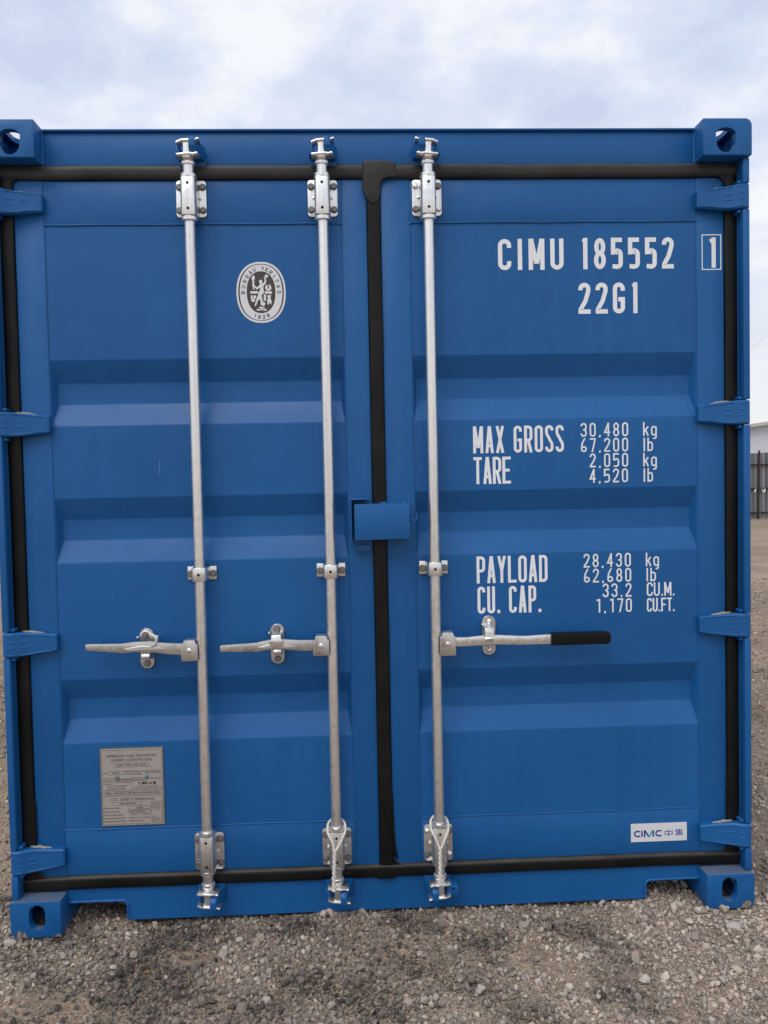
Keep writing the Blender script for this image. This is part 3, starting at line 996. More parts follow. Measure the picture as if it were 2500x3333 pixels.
# --- header, sill, posts
bm = NB()
box(bm, -1.0595, 1.0595, YD, 0.165, 2.4725, 2.577)
bev(bm, 0.003, 2)
header = obj('header', bm, BP, box_root)
bm = NB()
box(bm, -1.0565, 1.0565, YD - 0.010, 0.30, 2.5775, 2.5845)
bev(bm, 0.002, 1)
obj('roof_lip', bm, BP, header)
for s_ in (-1, 1):          # weld where the casting meets the header
    bm = NB()
    tube(bm, [(s_ * (1.0565 + 0.0008 * math.sin(i * 2.1)), YD - 0.001, 2.474 + 0.1035 * i / 24) for i in range(25)], [0.0042 + 0.0009 * math.sin(i * 1.9) for i in range(25)], 8)
    obj('weld_bead', bm, BP, header, 60)
NL, NR = (-1.053, -0.866), (0.876, 1.057)
poly = [(-1.0595, 0.124), (-1.0595, 0.012), (NL[0], 0.012)]
poly = [(-1.0595, 0.1235), (-1.0595, 0.075)]
poly += [(NL[1] - 0.022, 0.075)] + [(NL[1] - 0.022 + 0.022 * math.sin(R(a_)), 0.053 + 0.022 * math.cos(R(a_))) for a_ in (20, 40, 60, 80, 90)] + [(NL[1], 0.011)]
poly += [(NR[0], 0.011)] + [(NR[0] + 0.022 - 0.022 * math.cos(R(a_)), 0.050 + 0.022 * math.sin(R(a_))) for a_ in (0, 20, 40, 60, 80, 90)] + [(1.0595, 0.072)]
poly += [(1.0595, 0.1235)]
bm = NB()
prism(bm, poly, YD, 0.078)
bev(bm, 0.0018, 1, 40)
box(bm, -1.0595, 1.0595, 0.078, 0.20, 0.085, 0.1225)
sill = obj('sill', bm, BP, box_root)
for pts in ([(-1.052, 0.0795), (-0.98, 0.080), (-0.9, 0.0795), (-0.874, 0.079), (-0.864, 0.070), (-0.8625, 0.05), (-0.8625, 0.014)],
            [(1.056, 0.0765), (0.99, 0.0772), (0.9, 0.0765), (0.882, 0.0755), (0.8735, 0.066), (0.872, 0.045), (0.872, 0.014)]):
    bm = NB()
    fine_p = []
    for a_, b_ in zip(pts, pts[1:]):
        for i in range(6):
            fine_p.append((a_[0] + (b_[0] - a_[0]) * i / 6, YD - 0.0012, a_[1] + (b_[1] - a_[1]) * i / 6))
    tube(bm, fine_p, [0.0046 + 0.0008 * math.sin(i * 1.3) for i in range(len(fine_p))], 8)
    obj('weld_bead', bm, BP, sill, 60)
# fork pocket plates and floor frame behind the notches
bm = NB()
for n in (NL, NR):
    s_ = -1 if n[0] < 0 else 1
    xi = n[1] if s_ < 0 else n[0]
    box(bm, *sorted((xi - s_ * 0.001, xi - s_ * 0.006)), 0.0785, 0.42, 0.012, 0.084)
obj('pocket_plate', bm, BP, sill)
HZ = [2.349, 1.649, 0.945, 0.238]
HH = 0.041
for s_ in (-1, 1):
    bm = NB()
    poly = [(1.2165, 0.052), (1.2165, 0.150), (1.150, 0.150), (1.150, 0.092), (1.196, 0.092), (1.196, 0.052)]
    prism(bm, [(s_ * p[0], p[1]) for p in poly], 0.119, 2.472, 'z')
    bev(bm, 0.002, 1)
    post = obj('corner_post', bm, BP, box_root)
    zs = [2.4725] + [z for hz in HZ for z in (hz + HH, hz - HH)] + [0.1185]
    for a_, b_ in zip(zs[0::2], zs[1::2]):
        bm = NB()
        z1, z0 = a_ - 0.0015, b_ + 0.0015
        prism(bm, [(s_ * x_, y_) for x_, y_ in ((1.1955, 0.0515), (1.1955, 0.016), (1.199, 0.0135), (1.2145, 0.0135), (1.2175, 0.0165), (1.2175, 0.0515))], z0, z1, 'z')
        bev(bm, 0.0022, 2)
        obj('post_flange', bm, BP, post)
    for hz in HZ:               # lugs that carry the hinge pins
        for zz in (hz + HH + 0.006, hz - HH - 0.006):
            bm = NB()
            box(bm, *sorted((s_ * 1.182, s_ * 1.196)), 0.022, 0.056, zz - 0.0055, zz + 0.0055)
            bev(bm, 0.004, 2)
            obj('hinge_lug', bm, BP, post)
# rear posts, walls, roof, floor
for s_ in (-1, 1):
    bm = NB()
    box(bm, *sorted((s_ * 1.06, s_ * 1.2165)), LEN - 0.16, LEN - 0.01, 0.119, 2.472)
    obj('corner_post', bm, BP, box_root)
    bm = NB()
    pts = []
    y = 0.18
    ph = 0
    seq = [(0.072, 0), (0.068, 1), (0.070, 1), (0.068, 0)]
    depth = 0.0
    pts.append((s_ * 1.205, y))
    while y < LEN - 0.45:
        pts += [(s_ * 1.205, y + 0.072), (s_ * 1.169, y + 0.140), (s_ * 1.169, y + 0.210), (s_ * 1.205, y + 0.278)]
        y += 0.278
    pts.append((s_ * 1.205, LEN - 0.165))
    A = [bm.verts.new((p[0], p[1], 0.155)) for p in pts]
    B = [bm.verts.new((p[0], p[1], 2.535)) for p in pts]
    for i in range(len(pts) - 1):
        bm.faces.new((A[i], A[i + 1], B[i + 1], B[i]))
    bmesh.ops.solidify(bm, geom=bm.faces[:], thickness=0.002)
    obj('side_wall', bm, BP, box_root, 20)
    bm = NB()
    box(bm, *sorted((s_ * 1.150, s_ * 1.211)), 0.179, LEN - 0.179, 2.5355, 2.575)
    bev(bm, 0.004, 1)
    obj('top_rail', bm, BP, box_root)
    bm = NB()
    box(bm, *sorted((s_ * 1.165, s_ * 1.212)), 0.179, LEN - 0.179, 0.030, 0.1545)
    obj('bottom_rail', bm, BP, box_root)
bm = NB()
box(bm, -1.149, 1.149, 0.301, LEN - 0.08, 2.560, 2.5785)
obj('roof', bm, BP, box_root)
bm = NB()
box(bm, -1.059, 1.059, LEN - 0.06, LEN - 0.03, 0.02, 2.57)
obj('rear_wall', bm, BP, box_root)
bm = NB()
box(bm, -1.164, 1.164, 0.2005, LEN - 0.061, 0.126, 0.152)
obj('floor', bm, 'plywood_floor', box_root)
bm0 = NB()
box(bm0, -1.164, 1.164, 0.0, 0.045, 0.040, 0.1245)
cm0 = obj('cross_member', bm0, 'underside', box_root, 30, (0, 0.24, 0))
for i in range(1, 17):
    inst('cross_member', cm0.data, (0, 0.24 + 0.34 * i, 0), box_root)

# --- doors
TR = [(1.856, 1.784, 1.716, 1.643), (1.410, 1.3395, 1.271, 1.1985), (0.8165, 0.7455, 0.678, 0.605)]
TD = 0.036
def door(x0, s0, s1, x1):
    """x0..s0 and s1..x1 are the stiles, s0..s1 the pressed panel"""
    bm = NB()
    zt, zb = 2.4255, 0.1665
    box(bm, x0, s0, YD, 0.115, zb, zt)
    box(bm, s1, x1, YD, 0.115, zb, zt)
    box(bm, s0, s1, YD + 0.0012, 0.112, 2.286, zt - 0.001)
    box(bm, s0, s1, YD + 0.0012, 0.112, zb + 0.001, 0.319)
    bev(bm, 0.0022, 2)
    d = obj('door', bm, BP, box_root)
    yp = YD + 0.0035
    bm = NB()
    zs = [2.286]
    V = lambda x, y, z: bm.verts.new((x, y, z))
    prevL, prevR = V(s0, yp, 2.286), V(s1, yp, 2.286)
    i0, i1 = 0.012, 0.012
    for (a_, b_, c_, e_) in TR:
        aL, aR = V(s0, yp, a_), V(s1, yp, a_)
        inL, inR = V(s0 + 0.003, yp, a_), V(s1 - 0.003, yp, a_)
        outL, outR = V(s0 + 0.003, yp, e_), V(s1 - 0.003, yp, e_)
        eL, eR = V(s0, yp, e_), V(s1, yp, e_)
        bL, bR = V(s0 + i0 + 0.003, yp + TD, b_), V(s1 - i1 - 0.003, yp + TD, b_)
        cL, cR = V(s0 + i0 + 0.003, yp + TD, c_), V(s1 - i1 - 0.003, yp + TD, c_)
        for f in ((prevL, prevR, aR, inR, inL, aL), (inL, inR, bR, bL), (bL, bR, cR, cL), (cL, cR, outR, outL), (inL, bL, cL, outL), (inR, outR, cR, bR), (aL, inL, outL, eL), (aR, eR, outR, inR)):
            bm.faces.new(f)
        prevL, prevR = eL, eR
        # keep the flat strip below joined
        prevs = (outL, outR)
        pl, pr = eL, eR
        # closing edge between e and out is shared by building the strip with all four points
        prevL, prevR = pl, pr
        lowL, lowR = V(s0, yp, e_ - 0.012), V(s1, yp, e_ - 0.012)
        bm.faces.new((eL, outL, outR, eR, lowR, lowL))
        prevL, prevR = lowL, lowR
    bL, bR = V(s0, yp, 0.319), V(s1, yp, 0.319)
    bm.faces.new((prevL, prevR, bR, bL))
    bev(bm, 0.0075, 4, 12)
    obj('panel', bm, BP, d, 60)
    for f in d.children:
        pass
    # weld beads round the panel
    for (ax, az, bx, bz, rr, yy) in ((s0, 2.286, s1, 2.286, 0.0027, YD + 0.0014), (s0, 0.319, s1, 0.319, 0.0027, YD + 0.0014), (s0, 2.284, s0, 0.32, 0.0016, YD + 0.0026), (s1, 2.284, s1, 0.32, 0.0016, YD + 0.0026)):
        bm = NB()
        n = 90
        ph = random.uniform(0, 6)
        tube(bm, [(ax + (bx - ax) * i / n + (0.0006 * math.sin(i * 0.9 + ph) if ax == bx else 0), yy, az + (bz - az) * i / n + (0.0006 * math.sin(i * 0.21 + ph) + 0.00025 * math.sin(i * 1.7) if az == bz else 0)) for i in range(n + 1)],
             [rr * (1 + 0.12 * math.sin(i * 0.5 + ph) * math.sin(i * 0.13)) for i in range(n + 1)], 8)
        obj('weld_bead', bm, BP, d, 60)
    for (px, pz) in ((s0, 2.284), (s1, 2.284), (s0, 0.324), (s1, 0.324)):
        bm = NB()
        bmesh.ops.create_icosphere(bm, subdivisions=2, radius=0.006)
        o = obj('weld_bead', bm, BP, d, 60, (px, YD + 0.001, pz))
        o.scale = (0.8, 0.4, 0.62)
    return d
dl = door(-1.1525, -1.0605, -0.1075, -0.0275)
dr = door(0.0185, 0.1125, 1.0630, 1.1545)
dl['label'] = 'left door leaf with two lock rods'
dr['label'] = 'right door leaf with white lettering and one lock rod'

# --- rubber gaskets
def hump(w, d, rnd=0.58, n=9):
    """cross-section: half width w, standing d proud"""
    pts = [(-w, 0.016), (-w, 0.0)]
    for i in range(n + 1):
        a_ = PI - PI * i / n
        pts.append((w * math.copysign(abs(math.cos(a_)) ** rnd, math.cos(a_)), -d * math.sin(a_) ** rnd))
    pts += [(w, 0.0), (w, 0.016)]
    return pts
def gasket_h(d, x0, x1, zc, w, dp=0.012, mat='rubber'):
    bm = NB()
    pr = [(YD - 0.001 + q[1], zc + q[0]) for q in hump(w, dp, 0.85 if mat != 'rubber' else 0.58)]
    n = max(2, int(abs(x1 - x0) / 0.06))
    rings = []
    ph = random.uniform(0, 6)
    for i in range(n + 1):
        x = x0 + (x1 - x0) * i / n
        dz = 0.0006 * math.sin(i * 0.9 + ph)
        rings.append([bm.verts.new((x, p[0], p[1] + dz)) for p in pr])
    for a_, b_ in zip(rings, rings[1:]):
        for k in range(len(pr)):
            bm.faces.new((a_[k], a_[(k + 1) % len(pr)], b_[(k + 1) % len(pr)], b_[k]))
    bm.faces.new(rings[0])
    bm.faces.new(rings[-1][::-1])
    return obj('gasket', bm, mat, d, 50)
def gasket_v(d, xc, z0, z1, w, dp=0.012):
    bm = NB()
    pr = [(xc + q[0], YD - 0.001 + q[1]) for q in hump(w, dp)]
    n = 40
    rings = []
    ph = random.uniform(0, 6)
    for i in range(n + 1):
        z = z0 + (z1 - z0) * i / n
        dx = 0.0008 * math.sin(i * 0.7 + ph) + 0.0005 * math.sin(i * 1.9)
        rings.append([bm.verts.new((p[0] + dx, p[1], z)) for p in pr])
    for a_, b_ in zip(rings, rings[1:]):
        for k in range(len(pr)):
            bm.faces.new((a_[k], a_[(k + 1) % len(pr)], b_[(k + 1) % len(pr)], b_[k]))
    bm.faces.new(rings[0])
    bm.faces.new(rings[-1][::-1])
    return obj('gasket', bm, 'rubber', d, 50)
gasket_h(dl, -1.193, -0.0385, 2.449, 0.0225, 0.012, 'rubber_dust_glare')
gasket_h(dr, -0.036, 1.195, 2.449, 0.0228, 0.013, 'rubber_dust_glare')
gasket_h(dl, -1.195, -0.0285, 0.1450, 0.0212)
gasket_h(dr, -0.028, 1.195, 0.1455, 0.0208, 0.013)
gasket_v(dl, -1.1742, 0.147, 2.447, 0.0212, 0.010)
gasket_v(dr, 1.1755, 0.147, 2.447, 0.0205, 0.010)
gasket_v(dr, -0.0045, 0.147, 2.447, 0.0228, 0.0105)
def fillet(d, cx, cz, sx, sz, r_):
    """rounded inside corner of a gasket, leaning against the two bars"""
    bm = NB()
    pts = [(cx - sx * 0.004, cz - sz * 0.004)]
    pts += [(cx + sx * (r_ - r_ * math.sin(R(a_))), cz + sz * (r_ - r_ * math.cos(R(a_)))) for a_ in range(0, 91, 10)]
    prism(bm, pts, YD - 0.0085, YD + 0.004)
    bev(bm, 0.002, 2)
    obj('gasket_corner', bm, 'rubber', d, 40)
fillet(dr, 0.0190, 2.4255, 1, -1, 0.022)
fillet(dr, 0.0195, 0.1670, 1, 1, 0.034)
fillet(dr, 1.1540, 2.4255, -1, -1, 0.026)
fillet(dr, 1.1540, 0.1670, -1, 1, 0.026)
fillet(dl, -1.1520, 2.4255, 1, -1, 0.014)
fillet(dl, -1.1520, 0.1670, 1, 1, 0.040)
bm = NB()      # flap over the joint at the top of the centre gasket
prism(bm, [(-0.0375, 2.481), (0.020, 2.482), (0.057, 2.480), (0.071, 2.4715), (0.073, 2.4285), (0.040, 2.4260), (0.026, 2.4200), (0.0195, 2.4060), (0.0180, 2.3750), (0.0100, 2.3480), (-0.010, 2.3400), (-0.022, 2.3520), (-0.031, 2.3690), (-0.0385, 2.389), (-0.0385, 2.440)], YD - 0.0152, YD - 0.004)
bev(bm, 0.006, 3)
obj('gasket_flap', bm, 'rubber_dust_glare', dr, 50)
bm = NB()
prism(bm, [(-0.036, 0.1225), (0.024, 0.1225), (0.024, 0.150), (0.014, 0.166), (-0.0285, 0.166), (-0.0285, 0.150)], YD - 0.0158, YD - 0.005)
bev(bm, 0.003, 2)
obj('gasket_flap', bm, 'rubber', dr, 50)
for (d, pts) in ((dr, [(0.0165, 0.1655, 0.375), (0.021, 0.215, 0.33), ]),):
    bm = NB()   # loose lip at the foot of the centre gasket
    prism(bm, [(0.015, 0.420), (0.0195, 0.412), (0.0215, 0.36), (0.0235, 0.28), (0.027, 0.225), (0.034, 0.186), (0.030, 0.184), (0.015, 0.21)], YD - 0.006, YD - 0.0025)
    obj('gasket_lip', bm, 'rubber', d, 40)
bm = NB()
prism(bm, [(-1.156, 0.425), (-1.1488, 0.418), (-1.1478, 0.30), (-1.1495, 0.288), (-1.156, 0.285)], YD - 0.006, YD - 0.002)
obj('gasket_lip', bm, 'rubber', dl, 40)
bm = NB()
prism(bm, [(1.158, 0.447), (1.1525, 0.440), (1.1510, 0.37), (1.1515, 0.289), (1.158, 0.286)], YD - 0.006, YD - 0.002)
obj('gasket_lip', bm, 'rubber', dr, 40)

# --- hinges
def hinge(d, s_, hz):
    bm = NB()
    secs = [(1.0570, 0.046, -0.0265, 0.0262), (1.0620, 0.0425, -0.0285, 0.028), (1.090, 0.039, -0.0315, 0.0305), (1.130, 0.0335, -0.0360, 0.035), (1.160, 0.027, -0.0385, 0.0378), (1.1775, 0.0175, -0.0395, 0.039), (1.190, 0.0115, -0.0395, 0.0395), (1.2045, 0.0095, -0.0395, 0.0395), (1.2135, 0.0125, -0.0395, 0.0395), (1.2185, 0.021, -0.0395, 0.0395)]
    backs = [0.0645, 0.0645, 0.0645, 0.0645, 0.050, 0.046, 0.046, 0.046, 0.045, 0.040]
    rings = []
    for (x, yf, zl, zh), yb in zip(secs, backs):
        c = 0.0045
        pts = [(yb, zl), (yf + c, zl), (yf, zl + c), (yf, zh - c), (yf + c, zh), (yb, zh)]
        rings.append([bm.verts.new((s_ * x, p[0], hz + p[1])) for p in pts])
    for a_, b_ in zip(rings, rings[1:]):
        for k in range(6):
            bm.faces.new((a_[k], a_[(k + 1) % 6], b_[(k + 1) % 6], b_[k]))
    bm.faces.new(rings[0])
    bm.faces.new(rings[-1][::-1])
    h = obj('hinge', bm, BP, d, 22)
    # raised rims, dashes and an oval badge cast into the blade
    bm = NB()
    yy = lambda x: np.interp(x, [q[0] for q in secs], [q[1] for q in secs])
    for zo, sg in ((-1, -1), (1, 1)):
        xs = np.linspace(1.076, 1.166, 8)
        tube(bm, [(s_ * x, float(yy(x)) + 0.0004, hz + float(np.interp(x, [q[0] for q in secs], [q[2 if zo < 0 else 3] for q in secs])) - zo * 0.0055) for x in xs], 0.0022, 6)
    for x0, x1, zz in ((1.140, 1.163, 0.009), (1.140, 1.163, -0.009), (1.181, 1.196, 0.009), (1.181, 1.196, -0.009), (1.181, 1.196, 0.031), (1.181, 1.196, -0.031)):
        tube(bm, [(s_ * x, float(yy(x)) + 0.0006, hz + zz) for x in np.linspace(x0, x1, 4)], 0.0022, 6)
    tube(bm, [(s_ * (1.112 + 0.010 * math.cos(a_)), float(yy(1.112)) + 0.0003 - 0.0014 * math.cos(a_), hz + 0.0058 * math.sin(a_)) for a_ in np.linspace(0, 2 * PI, 20, endpoint=False)], 0.0010, 5, closed=True)
    tube(bm, [(s_ * (1.107 + 0.010 * i / 3), float(yy(1.107 + 0.010 * i / 3)) + 0.0003, hz) for i in range(4)], 0.0009, 5)
    rm = obj('hinge_rib', bm, BP, d, 60)
    # lump of sealant smeared along the top edge
    bm = NB()
    xs = np.linspace(1.100, 1.168, 12) if hz > 0 else []
    tube(bm, [(s_ * x, 0.052 + 0.002 * math.sin(i * 1.3), hz + float(np.interp(x, [q[0] for q in secs], [q[3] for q in secs])) - 0.001) for i, x in enumerate(xs)], [0.0022 + 0.0042 * math.sin(PI * (i + 0.4) / 12) * (1 + 0.25 * math.sin(i * 2.2)) for i in range(12)], 8)
    obj('sealant', bm, 'sealant', d, 60)
for hz in HZ:
    hinge(dl, -1, hz)
    hinge(dr, 1, hz)

# --- bolts shared by all brackets
def hexbolt():
    bm = NB()
    lathe(bm, [(0.0116, 0.0), (0.0116, -0.0016), (0.0102, -0.0017)], 0, 0, 20, 'y')
    lathe(bm, [(0.0094, -0.0016), (0.0098, -0.0078), (0.0084, -0.0088)], 0, 0, 6, 'y')
    bmesh.ops.recalc_face_normals(bm, faces=bm.faces[:])
    me = bpy.data.meshes.new('bolt')
    bm.to_mesh(me)
    bm.free()
    me.shade_flat()
    me.materials.append(MATS['bolt_steel'])
    return me
def domebolt():
    bm = NB()
    lathe(bm, [(0.0098, 0.0)] + [(0.0098 * math.cos(R(a_)), -0.0075 * math.sin(R(a_))) for a_ in range(10, 90, 13)], 0, 0, 20, 'y')
    bmesh.ops.recalc_face_normals(bm, faces=bm.faces[:])
    me = bpy.data.meshes.new('bolt')
    bm.to_mesh(me)
    bm.free()
    me.polygons.foreach_set('use_smooth', [True] * len(me.polygons))
    me.materials.append(MATS['galvanised_steel'])
    return me
HEX, DOME = hexbolt(), domebolt()
def holemesh():
    bm = NB()
    lathe(bm, [(0.0046, 0.0), (0.0046, -0.0009)], 0, 0, 14, 'y')
    me = bpy.data.meshes.new('grease_hole')
    bm.to_mesh(me)
    bm.free()
    me.materials.append(MATS['hole_black'])
    return me
HOLE = holemesh()

# --- lock rods with their brackets, cams and keepers
RY = 0.020
GS, BZ = 'galvanised_steel', 'bright_zinc'
def sleeve_bracket(rod, xr, zp0, zp1, zs0, zs1, domes):
    """bolted plate and the sleeve the rod turns in"""
    bm = NB()
    prism(bm, rrect(xr - 0.0485, xr + 0.0475, zp0, zp1, 0.011, 5), 0.0575, 0.0645)
    bev(bm, 0.0014, 2, 40)
    obj('bracket_plate', bm, GS, rod, 40)
    bm = NB()
    po = [(-0.027, 0.0573), (-0.0245, 0.030), (-0.0240, 0.008), (-0.0215, 0.0), (-0.0165, -0.0045), (0.0165, -0.0045), (0.0215, 0.0), (0.0240, 0.008), (0.0245, 0.030), (0.027, 0.0573)]
    prism(bm, [(xr + p[0], p[1]) for p in po], zs0, zs1, 'z')
    bev(bm, 0.0015, 2, 40)
    obj('bracket_sleeve', bm, GS, rod, 30)
    for zz, zz2 in ((zs1 + 0.0012, zs1 + 0.0150), (zs0 - 0.0150, zs0 - 0.0012)):
        bm = NB()
        lathe(bm, [(0.0235, zz), (0.0252, zz + 0.0015), (0.0252, zz2 - 0.002), (0.0225, zz2), (0.017, zz2)], xr, RY, 28)
        obj('collar', bm, GS, rod, 40)
    for s_ in (-1, 1):
        bm = NB()
        box(bm, *sorted((xr + s_ * 0.026, xr + s_ * 0.033)), 0.049, 0.0572, (zp0 + zp1) / 2 - 0.004, (zp0 + zp1) / 2 + 0.004)
        bev(bm, 0.003, 2)
        obj('gusset', bm, GS, rod, 40)
    zm = (zs0 + zs1) / 2
    for zz in (zm + 0.0395, zm - 0.0395):
        inst('grease_hole', HOLE, (xr, -0.0044, zz), rod)
    for i, (dx, zz) in enumerate(((-0.0375, zp1 - 0.0215), (0.0365, zp1 - 0.0215), (-0.0375, zp0 + 0.0215), (0.0365, zp0 + 0.0215))):
        inst('bolt', DOME if i in domes else HEX, (xr + dx, 0.0575, zz), rod, (0, random.uniform(0, 1), 0))
def strap_bracket(rod, xr, z0, z1):
    bm = NB()
    t_ = 0.0045
    outp = [(-0.047, 0.0595), (-0.0275, 0.0595), (-0.0245, 0.056), (-0.0235, 0.010), (-0.0195, 0.0005), (-0.013, -0.0025), (0.013, -0.0025), (0.0195, 0.0005), (0.0235, 0.010), (0.0245, 0.056), (0.0275, 0.0595), (0.047, 0.0595)]
    inp = [(0.047, 0.0645), (0.022, 0.0645), (0.0190, 0.012), (0.015, 0.0035), (-0.015, 0.0035), (-0.0190, 0.012), (-0.022, 0.0645), (-0.047, 0.0645)]
    prism(bm, [(xr + p[0], p[1]) for p in outp + inp], z0, z1, 'z')
    bev(bm, 0.002, 2, 60)
    obj('strap', bm, GS, rod, 40)
    zm = (z0 + z1) / 2
    inst('grease_hole', HOLE, (xr, -0.0024, zm), rod)
    for dx in (-0.0365, 0.0365):
        inst('bolt', HEX, (xr + dx, 0.0595, zm - 0.002), rod, (0, random.uniform(0, 1), 0))
def cam_head(rod, xr, zc, up_, side):
    """forked cam at a rod's end: zc is the middle of the fork, up_ +1 at the top of the door"""
    bm = NB()
    lathe(bm, [(0.017, zc - up_ * 0.044), (0.0215, zc - up_ * 0.042), (0.0225, zc - up_ * 0.036), (0.0205, zc - up_ * 0.029), (0.015, zc - up_ * 0.025)], xr, RY, 24)
    obj('collar', bm, GS, rod, 50)
    bm = NB()
    prism(bm, [(xr - 0.013, zc - up_ * 0.028), (xr + 0.013, zc - up_ * 0.028), (xr + 0.0095, zc - up_ * 0.008), (xr + 0.010, zc + up_ * 0.010), (xr + 0.013, zc + up_ * 0.025), (xr - 0.013, zc + up_ * 0.024), (xr - 0.0095, zc + up_ * 0.008), (xr - 0.0095, zc - up_ * 0.008)], -0.010, 0.034)
    bev(bm, 0.003, 2)
    obj('cam', bm, GS, rod, 40)
    for zo, l0, l1, rise0, rise1 in ((0.0215, -0.031, 0.042, -0.006, 0.003), (-0.0205, -0.031, 0.037, -0.001, 0.0)):
        bm = NB()
        za = zc + up_ * zo
        sgn = side
        th = 0.0032
        topp = [(l0, rise0), (l0 * 0.45, 0.001), (0.012, 0.003), (l1 * 0.6, 0.001), (l1 - 0.004, rise1 + 0.004), (l1, rise1 + 0.002)]
        P1 = [(xr + sgn * p[0], za + up_ * p[1] + th) for p in topp]
        P2 = [(xr + sgn * p[0], za + up_ * p[1] - th) for p in topp][::-1]
        prism(bm, P1 + P2, -0.016, 0.026)
        bev(bm, 0.0022, 2, 30)
        obj('cam_arm', bm, GS, rod, 40)
    # keeper welded to the header or sill
    kp = NB()
    prism(kp, [(xr + side * p[0], zc + up_ * p[1]) for p in ((-0.040, -0.033), (0.046, -0.033), (0.052, -0.015), (0.040, 0.024), (-0.030, 0.018), (-0.042, 0.0))], 0.0545, 0.0648)
    bev(kp, 0.004, 2)
    keep = obj('keeper', kp, BP, box_root, 40)
    b_ = NB()
    rings = []
    for y, x0, x1, z0, z1 in ((0.0543, 0.004, 0.050, -0.017, 0.026), (0.030, 0.006, 0.040, -0.016, 0.030), (-0.004, 0.008, 0.031, -0.012, 0.033), (-0.020, 0.010, 0.029, 0.004, 0.032)):
        rings.append([b_.verts.new((xr + side * px, y, zc + up_ * pz)) for px, pz in ((x0, z0), (x1, z0), (x1, z1), (x0, z1))])
    for a_, c_ in zip(rings, rings[1:]):
        for k in range(4):
            b_.faces.new((a_[k], a_[(k + 1) % 4], c_[(k + 1) % 4], c_[k]))
    b_.faces.new(rings[0])
    b_.faces.new(rings[-1][::-1])
    bev(b_, 0.003, 2)
    obj('keeper_lug', b_, BP, keep, 40)
    b_ = NB()
    prism(b_, [(xr + side * p[0], zc + up_ * p[1]) for p in ((-0.040, -0.014), (-0.024, -0.015), (-0.022, 0.010), (-0.028, 0.017), (-0.037, 0.014))], 0.006, 0.0543)
    bev(b_, 0.004, 2)
    obj('keeper_lug', b_, BP, keep, 40)
    return keep
RODS = [(-0.5885, 1, ()), (-0.1680, 1, ()), (0.1700, -1, (0, 3))]
rods = []
for xr, side, domes in RODS:
    bm = NB()
    tube(bm, [(xr, RY, 0.105 + (2.495 - 0.105) * i / 30) for i in range(31)], 0.0170, 28)
    rod = obj('lock_rod', bm, GS, box_root, 50)
    rods.append(rod)
    sleeve_bracket(rod, xr, 2.3045, 2.4215, 2.294, 2.4115, domes)
    sleeve_bracket(rod, xr, 0.1745, 0.2975, 0.1945, 0.307, domes)
    strap_bracket(rod, xr, 1.1365, 1.1805)
    cam_head(rod, xr, 2.4965, 1, side)
    k = cam_head(rod, xr, 0.1060, -1, side)
rods[0]['label'] = 'galvanised lock rod nearest the left edge'
rods[1]['label'] = 'galvanised lock rod on the left door beside the centre gasket'
rods[2]['label'] = 'galvanised lock rod on the right door'
# ear with a seal hole beside the right rod's lower keeper
bm = NB()
prism(bm, rrect(0.190, 0.229, 0.084, 0.117, 0.008, 4), -0.002, 0.0545)
bev(bm, 0.003, 2)
ear = obj('keeper', bm, BP, box_root, 40)
inst('seal_hole', HOLE, (0.2105, -0.0018, 0.108), ear, (0, 0, 0), (1.2, 1, 0.9))

# --- handles
def handle(xh0, xh1, zh0, zh1, top, bot, mat='cast_steel'):
    bm = NB()
    prism(bm, top + bot[::-1], 0.0035, 0.0165)
    bev(bm, 0.0012, 2, 30)
    h = obj('handle', bm, mat, box_root, 24)
    bm = NB()
    w = xh1 - xh0
    prism(bm, [(xh0, zh0 + 0.004), (xh0 + 0.004, zh0), (xh1 - 0.002, zh0), (xh1, zh0 + 0.003), (xh1, zh1 - 0.014), (xh1 - 0.006, zh1 - 0.011), (xh1 - 0.008, zh1 - 0.002), (xh1 - 0.010, zh1), (xh0 + 0.010, zh1), (xh0 + 0.008, zh1 - 0.002), (xh0 + 0.006, zh1 - 0.011), (xh0, zh1 - 0.014)], -0.0065, 0.0012)
    bev(bm, 0.0016, 2, 30)
    obj('hub', bm, 'cast_steel', h, 35)
    bm = NB()
    box(bm, xh0 + 0.006, xh1 - 0.006, 0.0185, 0.026, zh0 + 0.006, zh1 - 0.006)
    box(bm, xh0 + 0.011, xh1 - 0.011, -0.004, 0.030, zh1 - 0.004, zh1 + 0.001)
    obj('hub_back', bm, GS, h, 35)
    bm = NB()
    lathe(bm, [(0.0075, -0.0064), (0.0078, -0.0085), (0.0062, -0.0098)], (xh0 + xh1) / 2, (zh0 + zh1) / 2 + 0.001, 18, 'y')
    obj('pivot_pin', bm, GS, h, 40)
    return h
hA = handle(-0.6495, -0.5975, 0.8835, 0.9490,
            [(-0.953, 0.9425), (-0.9495, 0.9445), (-0.838, 0.9435), (-0.800, 0.9480), (-0.752, 0.9480), (-0.695, 0.9415), (-0.640, 0.9385)],
            [(-0.953, 0.9275), (-0.9495, 0.9250), (-0.838, 0.9135), (-0.800, 0.9160), (-0.752, 0.9150), (-0.695, 0.9060), (-0.640, 0.9010)])
hB = handle(-0.2295, -0.1775, 0.8885, 0.9520,
            [(-0.5275, 0.9270), (-0.524, 0.9292), (-0.413, 0.9345), (-0.372, 0.9425), (-0.330, 0.9440), (-0.270, 0.9390), (-0.220, 0.9385)],
            [(-0.5275, 0.9105), (-0.524, 0.9080), (-0.413, 0.9055), (-0.372, 0.9110), (-0.330, 0.9115), (-0.270, 0.9050), (-0.220, 0.9045)])
